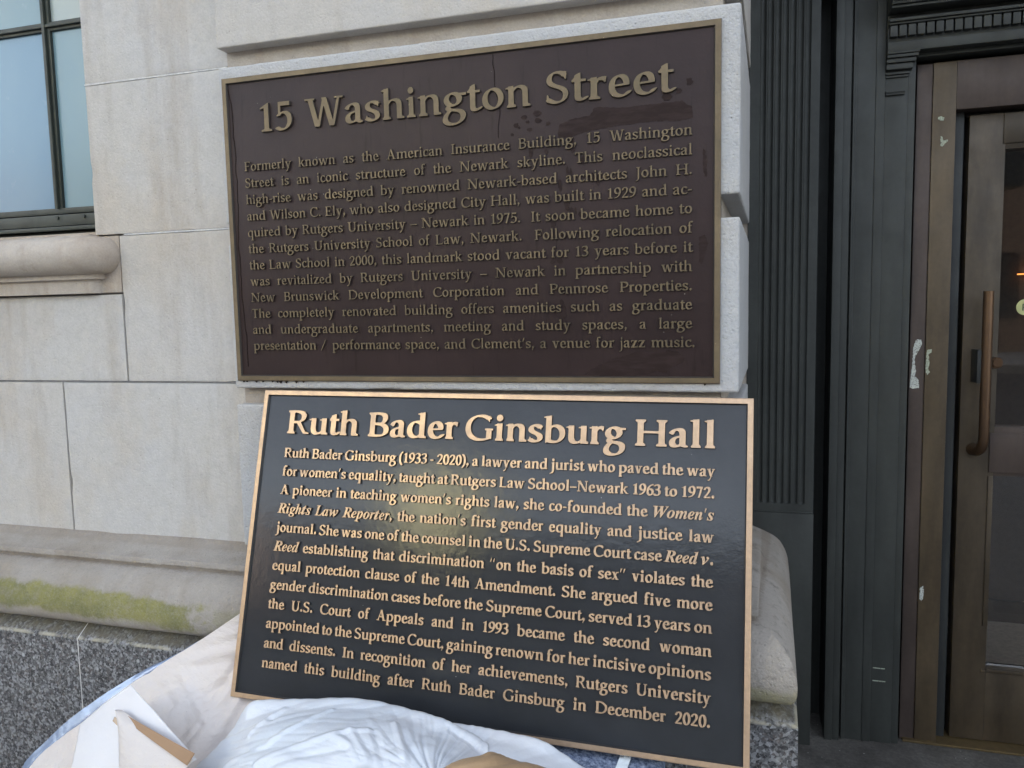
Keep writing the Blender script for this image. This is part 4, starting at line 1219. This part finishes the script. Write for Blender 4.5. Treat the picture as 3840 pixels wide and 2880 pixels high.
# ------------------------------------------------------------------ wrapped package at the foot
def catmull(P, n):
    """P: (k,3) array of points along one direction -> n per span"""
    P = np.asarray(P, float)
    k = len(P)
    ext = np.vstack([2 * P[0] - P[1], P, 2 * P[-1] - P[-2]])
    out = []
    for i in range(k - 1):
        p0, p1, p2, p3 = ext[i:i + 4]
        for j in range(n):
            t = j / n
            out.append(.5 * ((2 * p1) + (-p0 + p2) * t + (2 * p0 - 5 * p1 + 4 * p2 - p3) * t * t + (-p0 + 3 * p1 - 3 * p2 + p3) * t ** 3))
    out.append(P[-1])
    return np.array(out)
def surface(name, net, nu, nv, mat, parent, wr=None, thick=.0015, label=None):
    rows = np.array([catmull(r, nu) for r in net])            # k x U x 3
    G = np.stack([catmull(rows[:, j], nv) for j in range(rows.shape[1])], 1)   # V x U x 3
    nr, nc = G.shape[:2]
    if wr is not None:
        du = np.gradient(G, axis=1); dv = np.gradient(G, axis=0)
        N = np.cross(du, dv); N /= (np.linalg.norm(N, axis=2, keepdims=True) + 1e-9)
        if N[..., 1].mean() > 0: N = -N
        D = np.array([[wr(j / (nc - 1), i / (nr - 1), Vector(G[i, j])) for j in range(nc)] for i in range(nr)])
        G = G + N * D[..., None]
    V = G.reshape(-1, 3)
    F = [(a * nc + j, a * nc + j + 1, (a + 1) * nc + j + 1, (a + 1) * nc + j) for a in range(nr - 1) for j in range(nc - 1)]
    o = mesh_obj(name, V, F, mat, parent, smooth=True, label=label)
    if thick:
        md = o.modifiers.new('thickness', 'SOLIDIFY'); md.thickness = thick; md.offset = 0
    return o
def ridge(x): return 1 - abs(x) * 2
PAPER = [[(-1.0507, -0.15, -1.2354), (-0.9958, -0.15, -1.1757), (-0.9405, -0.148, -1.1246), (-0.838, -0.142, -1.0456), (-0.7293, -0.136, -0.9658), (-0.6207, -0.13, -0.8951), (-0.5273, -0.124, -0.8369), (-0.4378, -0.114, -0.7767)], [(-0.9443, -0.22, -1.2042), (-0.8809, -0.22, -1.1516), (-0.8221, -0.21, -1.0951), (-0.7464, -0.19, -1.0367), (-0.6528, -0.175, -0.9682), (-0.5594, -0.155, -0.9035), (-0.4869, -0.136, -0.853), (-0.4088, -0.112, -0.7932)], [(-0.7985, -0.29, -1.1624), (-0.7267, -0.29, -1.1109), (-0.6668, -0.28, -1.0577), (-0.605, -0.26, -1.0108), (-0.5436, -0.225, -0.9613), (-0.4853, -0.185, -0.9193), (-0.4342, -0.15, -0.88), (-0.3732, -0.118, -0.8375)], [(-0.6401, -0.35, -1.116), (-0.5747, -0.35, -1.0679), (-0.5315, -0.335, -1.0289), (-0.4949, -0.3, -1.0029), (-0.452, -0.255, -0.9699), (-0.4195, -0.205, -0.9443), (-0.39, -0.155, -0.9223), (-0.3376, -0.13, -0.8893)], [(-0.5115, -0.37, -1.1047), (-0.4503, -0.37, -1.0584), (-0.4195, -0.35, -1.0263), (-0.3936, -0.31, -1.0068), (-0.3789, -0.26, -0.9932), (-0.3633, -0.215, -0.9743), (-0.342, -0.175, -0.9552), (-0.2968, -0.16, -0.9299)]]
BAG = [[(-0.4047, -0.27, -1.0542), (-0.3796, -0.26, -1.0038), (-0.3615, -0.25, -0.9702), (-0.3374, -0.245, -0.9435), (-0.3026, -0.24, -0.9258), (-0.2069, -0.24, -0.9076), (-0.1285, -0.24, -0.898), (-0.0719, -0.24, -0.8953), (-0.0326, -0.24, -0.8987), (0.0247, -0.245, -0.9025), (0.0762, -0.25, -0.9114), (0.1213, -0.26, -0.9273)], [(-0.419, -0.31, -1.0006), (-0.3741, -0.29, -0.9544), (-0.3501, -0.275, -0.9221), (-0.3217, -0.262, -0.8818), (-0.2817, -0.258, -0.8701), (-0.1948, -0.256, -0.857), (-0.1177, -0.256, -0.8477), (-0.0621, -0.256, -0.846), (-0.0224, -0.258, -0.8485), (0.0333, -0.262, -0.8534), (0.0852, -0.27, -0.8604), (0.1449, -0.285, -0.8769)], [(-0.3754, -0.36, -0.9928), (-0.3276, -0.34, -0.9484), (-0.2984, -0.325, -0.9136), (-0.2817, -0.3, -0.8857), (-0.2409, -0.295, -0.8706), (-0.1663, -0.295, -0.8573), (-0.0943, -0.295, -0.8478), (-0.0395, -0.295, -0.8452), (0.0002, -0.297, -0.8491), (0.0537, -0.3, -0.8563), (0.1018, -0.305, -0.865), (0.1563, -0.32, -0.882)], [(-0.3237, -0.41, -0.9762), (-0.2713, -0.4, -0.932), (-0.234, -0.385, -0.8982), (-0.2141, -0.36, -0.8771), (-0.1792, -0.35, -0.8637), (-0.1187, -0.35, -0.8506), (-0.0579, -0.345, -0.844), (-0.0129, -0.34, -0.8437), (0.0282, -0.338, -0.848), (0.0738, -0.338, -0.8571), (0.1192, -0.34, -0.867), (0.1661, -0.35, -0.8845)], [(-0.28, -0.44, -0.9812), (-0.2211, -0.435, -0.9382), (-0.1737, -0.43, -0.9025), (-0.1436, -0.415, -0.8759), (-0.1188, -0.4, -0.8632), (-0.0691, -0.395, -0.8499), (-0.0233, -0.385, -0.8467), (0.0175, -0.375, -0.8495), (0.0557, -0.37, -0.8547), (0.099, -0.368, -0.8624), (0.1387, -0.37, -0.8723), (0.1801, -0.38, -0.8851)], [(-0.2278, -0.46, -1.0206), (-0.1709, -0.455, -0.9781), (-0.1246, -0.45, -0.934), (-0.0922, -0.44, -0.9047), (-0.0601, -0.43, -0.88), (-0.0197, -0.42, -0.8668), (0.02, -0.41, -0.8645), (0.0551, -0.4, -0.8672), (0.092, -0.395, -0.873), (0.1286, -0.39, -0.8809), (0.1624, -0.39, -0.886), (0.1946, -0.4, -0.8952)], [(-0.1818, -0.47, -1.0926), (-0.118, -0.47, -1.0441), (-0.064, -0.465, -0.9983), (-0.0206, -0.46, -0.9639), (0.0189, -0.45, -0.9426), (0.0576, -0.44, -0.9341), (0.096, -0.43, -0.9299), (0.1257, -0.42, -0.9314), (0.1509, -0.42, -0.9269), (0.1722, -0.41, -0.9299), (0.1969, -0.41, -0.9296), (0.2131, -0.41, -0.935)]]
TAIL = [[(0.0641, -0.245, -0.8969), (0.1153, -0.24, -0.8972), (0.1658, -0.24, -0.8993), (0.222, -0.24, -0.9051), (0.2641, -0.245, -0.919), (0.3176, -0.25, -0.9487)], [(0.0717, -0.25, -0.8702), (0.1187, -0.248, -0.8724), (0.1684, -0.247, -0.8763), (0.2242, -0.247, -0.8818), (0.2655, -0.25, -0.8957), (0.3134, -0.26, -0.9115)], [(0.0923, -0.28, -0.8734), (0.1324, -0.275, -0.876), (0.1772, -0.272, -0.8818), (0.2265, -0.272, -0.8878), (0.2667, -0.275, -0.8989), (0.3073, -0.285, -0.9151)], [(0.1241, -0.33, -0.881), (0.1563, -0.32, -0.882), (0.1943, -0.315, -0.8862), (0.2362, -0.31, -0.8956), (0.2702, -0.31, -0.9055), (0.3079, -0.31, -0.9256)], [(0.1555, -0.36, -0.919), (0.1867, -0.35, -0.9202), (0.2194, -0.345, -0.9223), (0.2517, -0.34, -0.9287), (0.2838, -0.335, -0.9394), (0.3155, -0.33, -0.9588)]]
KRAFT = [[(0.0764, -0.42, -0.8812), (0.11, -0.41, -0.8506), (0.1359, -0.395, -0.8409), (0.1666, -0.385, -0.8362), (0.1822, -0.375, -0.8355), (0.2045, -0.365, -0.8448), (0.2402, -0.355, -0.8554), (0.2767, -0.345, -0.8701)], [(0.0857, -0.44, -0.8629), (0.1185, -0.43, -0.8339), (0.1438, -0.415, -0.8238), (0.1721, -0.4, -0.8209), (0.1875, -0.39, -0.8194), (0.2093, -0.38, -0.8294), (0.2445, -0.37, -0.8391), (0.2825, -0.36, -0.8538)], [(0.0983, -0.46, -0.8685), (0.134, -0.455, -0.8377), (0.161, -0.445, -0.8216), (0.1878, -0.435, -0.8142), (0.2044, -0.425, -0.816), (0.2236, -0.41, -0.826), (0.2551, -0.395, -0.8391), (0.291, -0.38, -0.8589)], [(0.1119, -0.475, -0.8964), (0.1469, -0.47, -0.8697), (0.1753, -0.465, -0.8524), (0.2015, -0.455, -0.8465), (0.2218, -0.445, -0.8456), (0.2407, -0.43, -0.852), (0.2703, -0.41, -0.8678), (0.3046, -0.39, -0.8871)]]
FILM = [[(-1.0786, -0.14, -1.2397), (-1.0267, -0.14, -1.1865), (-0.9993, -0.138, -1.1542), (-0.8876, -0.134, -1.0565), (-0.8008, -0.13, -0.9964), (-0.7222, -0.126, -0.9453), (-0.6666, -0.122, -0.9164), (-0.6262, -0.118, -0.896), (-0.5484, -0.115, -0.8487)], [(-1.0369, -0.155, -1.2332), (-0.9848, -0.155, -1.176), (-0.9303, -0.152, -1.1257), (-0.8276, -0.146, -1.0469), (-0.7221, -0.138, -0.9687), (-0.6606, -0.132, -0.9251), (-0.6081, -0.127, -0.891), (-0.5773, -0.122, -0.869), (-0.5333, -0.117, -0.8434)], [(-1.0383, -0.13, -1.2719), (-0.9705, -0.13, -1.2157), (-0.9017, -0.125, -1.1541), (-0.8115, -0.12, -1.0815), (-0.7241, -0.115, -1.0082), (-0.669, -0.11, -0.9616), (-0.62, -0.107, -0.9156), (-0.5846, -0.106, -0.8827), (-0.5294, -0.106, -0.8535)]]
def drop(net, zlow=GZ + .005):
    """lets the last row of a sheet hang down to the pavement"""
    last = net[-1]
    return net + [[(x, y - .02, z * .5 + zlow * .5) for x, y, z in last], [(x, y - .01, zlow) for x, y, z in last]]
def crease(q, seed, n=9, w=.010):
    """a few straight sharp folds across the sheet"""
    rnd = random.Random(seed)
    d = 0.0
    for _ in range(n):
        a = rnd.uniform(-.9, .9); cx, cz = rnd.uniform(-1.0, .3), rnd.uniform(-1.1, -.8)
        t = (q.x - cx) * math.sin(a) - (q.z - cz) * math.cos(a)
        l = (q.x - cx) * math.cos(a) + (q.z - cz) * math.sin(a)
        k = math.exp(-(l / .13) ** 2)
        d += rnd.choice((-1, 1)) * k * max(0.0, 1 - abs(t) / w)
    return d
def facet(x, y, z, seed):
    """height of a crumpled sheet: flat facets that meet in sharp folds"""
    v = noise.voronoi(Vector((x, y, z + seed)), distance_metric='MANHATTAN')[0]
    return min(v[0], .9) - .72
PAPER_FOLDS = [[(-0.5675, -0.15, -0.8997), (-0.5068, -0.1888, -0.9253), (-0.452, -0.222, -0.949)], [(-0.5115, -0.189, -0.9263), (-0.4777, -0.1821, -0.916), (-0.4492, -0.1665, -0.9012)], [(-0.5704, -0.1308, -0.871), (-0.5039, -0.1311, -0.8458), (-0.4374, -0.1251, -0.8274)], [(-0.5565, -0.1403, -0.8809), (-0.491, -0.1391, -0.8598), (-0.4359, -0.1329, -0.8464)], [(-0.5275, -0.1497, -0.8854), (-0.4733, -0.1474, -0.8719), (-0.4326, -0.1429, -0.8672)], [(-0.4692, -0.1906, -0.9244), (-0.4526, -0.1673, -0.9014), (-0.435, -0.1453, -0.8712)], [(-0.452, -0.222, -0.949), (-0.4376, -0.1924, -0.9306), (-0.4284, -0.1607, -0.9028)], [(-0.6324, -0.1655, -0.9478), (-0.5946, -0.1614, -0.9258), (-0.5667, -0.1633, -0.9167)], [(-0.452, -0.222, -0.949), (-0.459, -0.2515, -0.9674), (-0.4643, -0.2692, -0.9795)], [(-0.4109, -0.2392, -0.9689), (-0.4058, -0.2043, -0.9485), (-0.4101, -0.1717, -0.927)], [(-0.771, -0.1959, -1.055), (-0.6861, -0.2325, -1.0335), (-0.6254, -0.2449, -1.0099)], [(-0.6548, -0.1401, -0.9281), (-0.6074, -0.1641, -0.9345), (-0.5536, -0.1972, -0.9438)]]
BAG_FOLDS = [[(-0.3434, -0.251, -0.9345), (-0.2388, -0.3111, -0.8729), (-0.2028, -0.2453, -0.8849), (-0.1226, -0.2484, -0.8624), (-0.0271, -0.2499, -0.8632), (0.029, -0.2537, -0.8693), (0.0873, -0.2912, -0.8597), (0.1311, -0.3053, -0.8727)], [(-0.2989, -0.3678, -0.9375), (-0.2125, -0.3708, -0.8807), (-0.1663, -0.3388, -0.8587), (-0.1329, -0.2966, -0.8525)], [(-0.2111, -0.4037, -0.8972), (-0.1497, -0.3887, -0.8655), (-0.0865, -0.3719, -0.8475), (-0.0256, -0.3518, -0.8435)], [(-0.1822, -0.4147, -0.8909), (-0.1153, -0.4046, -0.8648), (-0.049, -0.398, -0.8494)], [(-0.0802, -0.3779, -0.8473), (-0.0532, -0.389, -0.8471), (-0.0135, -0.4148, -0.8613)], [(-0.0648, -0.3589, -0.8449), (-0.0363, -0.3852, -0.8462), (-0.0067, -0.4096, -0.8576)], [(-0.0266, -0.3504, -0.8434), (-0.0026, -0.3811, -0.8478), (0.018, -0.4067, -0.8608)], [(-0.0023, -0.322, -0.8454), (0.0242, -0.3597, -0.848), (0.0475, -0.393, -0.8595)], [(-0.2704, -0.3321, -0.8955), (-0.2539, -0.3083, -0.877), (-0.2351, -0.2858, -0.8668)]]

def seg_dist(p, a, b):
    ab = b - a
    t = max(0.0, min(1.0, (p - a).dot(ab) / max(ab.length_squared, 1e-9)))
    return (p - a - ab * t).length
def folds(p, lines, w, depth):
    d = 0.0
    for i, ln in enumerate(lines):
        m = min(seg_dist(p, a, b) for a, b in zip(ln[:-1], ln[1:]))
        if m < w:
            d += (1 if i % 3 else -.9) * depth * (1 - m / w)
    return d
PAPER_FOLDS = [[Vector(q) for q in l] for l in PAPER_FOLDS]
BAG_FOLDS = [[Vector(q) for q in l] for l in BAG_FOLDS]
def wr_paper(u, v, p):
    r = Vector((p.x * .80 + p.z * .60, -p.x * .60 + p.z * .80, 0))
    a = noise.noise(Vector((r.x * 3.5, r.y * 11, 1.0))) * .016
    b = facet(r.x * 6, r.y * 10, 0, 3) * .026 + facet(r.x * 17 + r.y * 5, r.y * 24, 0, 9) * .0125 + facet(r.x * 45, r.y * 50 + r.x * 20, 0, 15) * .0030
    fade = min(1, v * 4 + .12) * min(1.0, max(.10, (-p.y - .150) / .10))
    return (a + b + crease(p, 3, 14) * .0030) * fade - folds(p, PAPER_FOLDS, .013, .0060) * min(1.0, max(.25, v * 3))
def wr_bag(u, v, p):
    c = Vector((-.70, -1.04))                                 # long tight folds fan out from the lower left corner
    d = Vector((p.x, p.z + p.y * .5 + .17)) - c
    ang = math.atan2(d.y, d.x); rad = d.length
    w = noise.noise(Vector((rad * 5, ang * 4, 1.0))) * .05
    b = facet((ang + w) * 11, rad * 2.2, 0, 5) * .008 + facet((ang + w * 1.5) * 30, rad * 4.5, 0, 7) * .0030 + facet(p.x * 26, p.y * 30 + p.z * 20, 0, 21) * .0018
    q = p - Vector((.10, -.40, -.88))
    s2 = math.atan2(q.z + q.y * .6, q.x) * 5
    k = max(0.0, 1 - q.length / .24)                          # a second set gathers at the taped corner
    b += facet(s2 * 1.6, q.length * 5, 0, 12) * .007 * k
    e = noise.noise(Vector((p.x * 5, p.y * 9, 6.0))) * .004
    fade = min(1.0, v * 5 + .10)
    return (b + e) * fade + folds(p, BAG_FOLDS, .0085, .0042) * min(1.0, v * 4)
pkg = thing('wrapped_package', 'large package in crumpled white packing paper and plastic below the leaning plaque', 'package', (-.3, -.33, GZ))
surface('paper_sheet', drop(PAPER), 30, 30, M_PAPER, pkg, wr_paper, .0012)
surface('padded_wrap', drop(BAG), 22, 26, M_BAG, pkg, wr_bag, .0012)
surface('paper_tail', drop(TAIL), 22, 18, M_BAG, pkg, lambda u, v, p: wr_bag(u, v, p) * .9, .0012)
surface('plastic_film', FILM, 14, 10, M_FILM, pkg, lambda u, v, p: noise.noise(p * 16) * .004 + noise.noise(p * 40) * .0012, 0)
def kr(u, v, p):
    q = p - Vector((.05, -.42, -.86))
    ang = math.atan2(q.z + q.y * .5, q.x)                     # shallow folds running from the lower left
    return (facet(ang * 9, q.length * 3, 0, 2) * .0045 + facet(ang * 26, q.length * 7, 0, 4) * .0018 + .001) * min(1.0, v * 4 + .3)
KRAFT = [[(x, y, z - .007) for x, y, z in r] for r in KRAFT]
surface('brown_paper', drop(KRAFT), 18, 18, M_KRAFT, pkg, kr, .0012)
# stiff white card folded over the sheet
def card(name, pts, mat, bend=.0, n=10, th=.0012, nrm=None):
    """quad a,b (upper edge) c,d (lower edge) as a slightly bent card"""
    a, b, c, d = [np.array(p) for p in pts]
    net = []
    for i in range(5):
        v = i / 4
        l, r = a + (d - a) * v, b + (c - b) * v
        net.append([tuple(l + (r - l) * t + np.array((0, -bend * 4 * t * (1 - t), bend * 2 * t * (1 - t)))) for t in np.linspace(0, 1, 6)])
    return surface(name, net, n, n, mat, pkg, lambda u, v, p: noise.noise(p * 14) * .002, th)
card('card_flap', [(-.7336, -.245, -.9850), (-.5757, -.272, -.8695), (-.3550, -.368, -.9300), (-.62, -.42, -1.10)], M_CARD, .006)
card('card_flap', [(-.5800, -.300, -.9060), (-.5690, -.306, -.9020), (-.3400, -.392, -.9150), (-.44, -.46, -1.06)], M_PAPER, .012)
card('card_edge', [(-.5705, -.3075, -.9035), (-.3405, -.388, -.9060), (-.3455, -.402, -.9200), (-.5730, -.3120, -.9070)], M_KRAFTD, .002)
card('card_edge', [(-.5790, -.312, -.9130), (-.4700, -.345, -.9380), (-.4650, -.350, -.9420), (-.5810, -.3155, -.9200)], M_KRAFT, .004)

# blue grey pad under the plaque, with a small tag
pad = MB().box(.12, .415, -.335, -.105, -1.05, -.9365).build('felt_pad', M_FELT, None, .012, 3, rough=.004)
pad['label'] = 'blue grey felt pad under the lower right edge of the leaning plaque'
pad['category'] = 'pad'
pb = MB().box(.12, .415, -.335, -.105, GZ, -1.052).build('pad_block', M_FELT, pad, .01, 2)
tag = MB().box(-.0095, .0095, -.03, .03, 0, .0008)
to = tag.build('care_tag', M_LABEL, pad, .0003, 1)
to.location = (.351, -.190, -.9345); to.rotation_euler = (R(8), 0, R(-6))
for i, (w, ox, oy) in enumerate((('M', -.0065, .014), ('M', .0005, .014), ('ME', .0005, .006))):
    pass
def tagtext(body, x, y, size):
    co, f = raw(body, 0, 0, 0, 2)
    V = [(x + c[1] * size, y - c[0] * size, .0011) for c in co]
    o = mesh_obj('tag_print', V, f, M_INK, None)
    o.parent = to
    return o
tagtext('M', .001, .020, .0075)
tagtext('ME', -.008, .020, .0075)

# ------------------------------------------------------------------ across the street (seen only in reflections)
def far_building(name, label, x0, x1, y0, y1, z1, mat, rows, cols, group=None):
    t = thing(name, label, 'building', ((x0 + x1) / 2, (y0 + y1) / 2, GZ), group)
    MB().box(x0, x1, y0, y1, GZ - .16, z1).build('wall', mat, t)
    proto = None
    w = (x1 - x0) / cols; h = (z1 - GZ) / rows
    for i in range(cols):
        for j in range(rows):
            if proto is None:
                proto = MB().box(-w * .2, w * .2, -.08, .05, -h * .25, h * .25).build('window', M_FARWIN, t); o = proto
            else:
                o = proto.copy(); link(o, t)
            o.location = (x0 + w * (i + .5), y1, GZ + h * (j + .5))
    return t
far_building('brick_building', 'dark brick building across the street, right of the pale tower', -6.7, 9, -30, -16, 4.2, M_BRICK, 2, 7)
far_building('brick_building', 'dark brick building across the street, left of the pale tower', -28, -9.9, -30, -16, 4.1, M_BRICK, 2, 8)
far_building('pale_tower', 'pale sunlit stone tower far across the street', -19.0, -13.2, -40, -31, 14.2, M_TOWER, 9, 4)
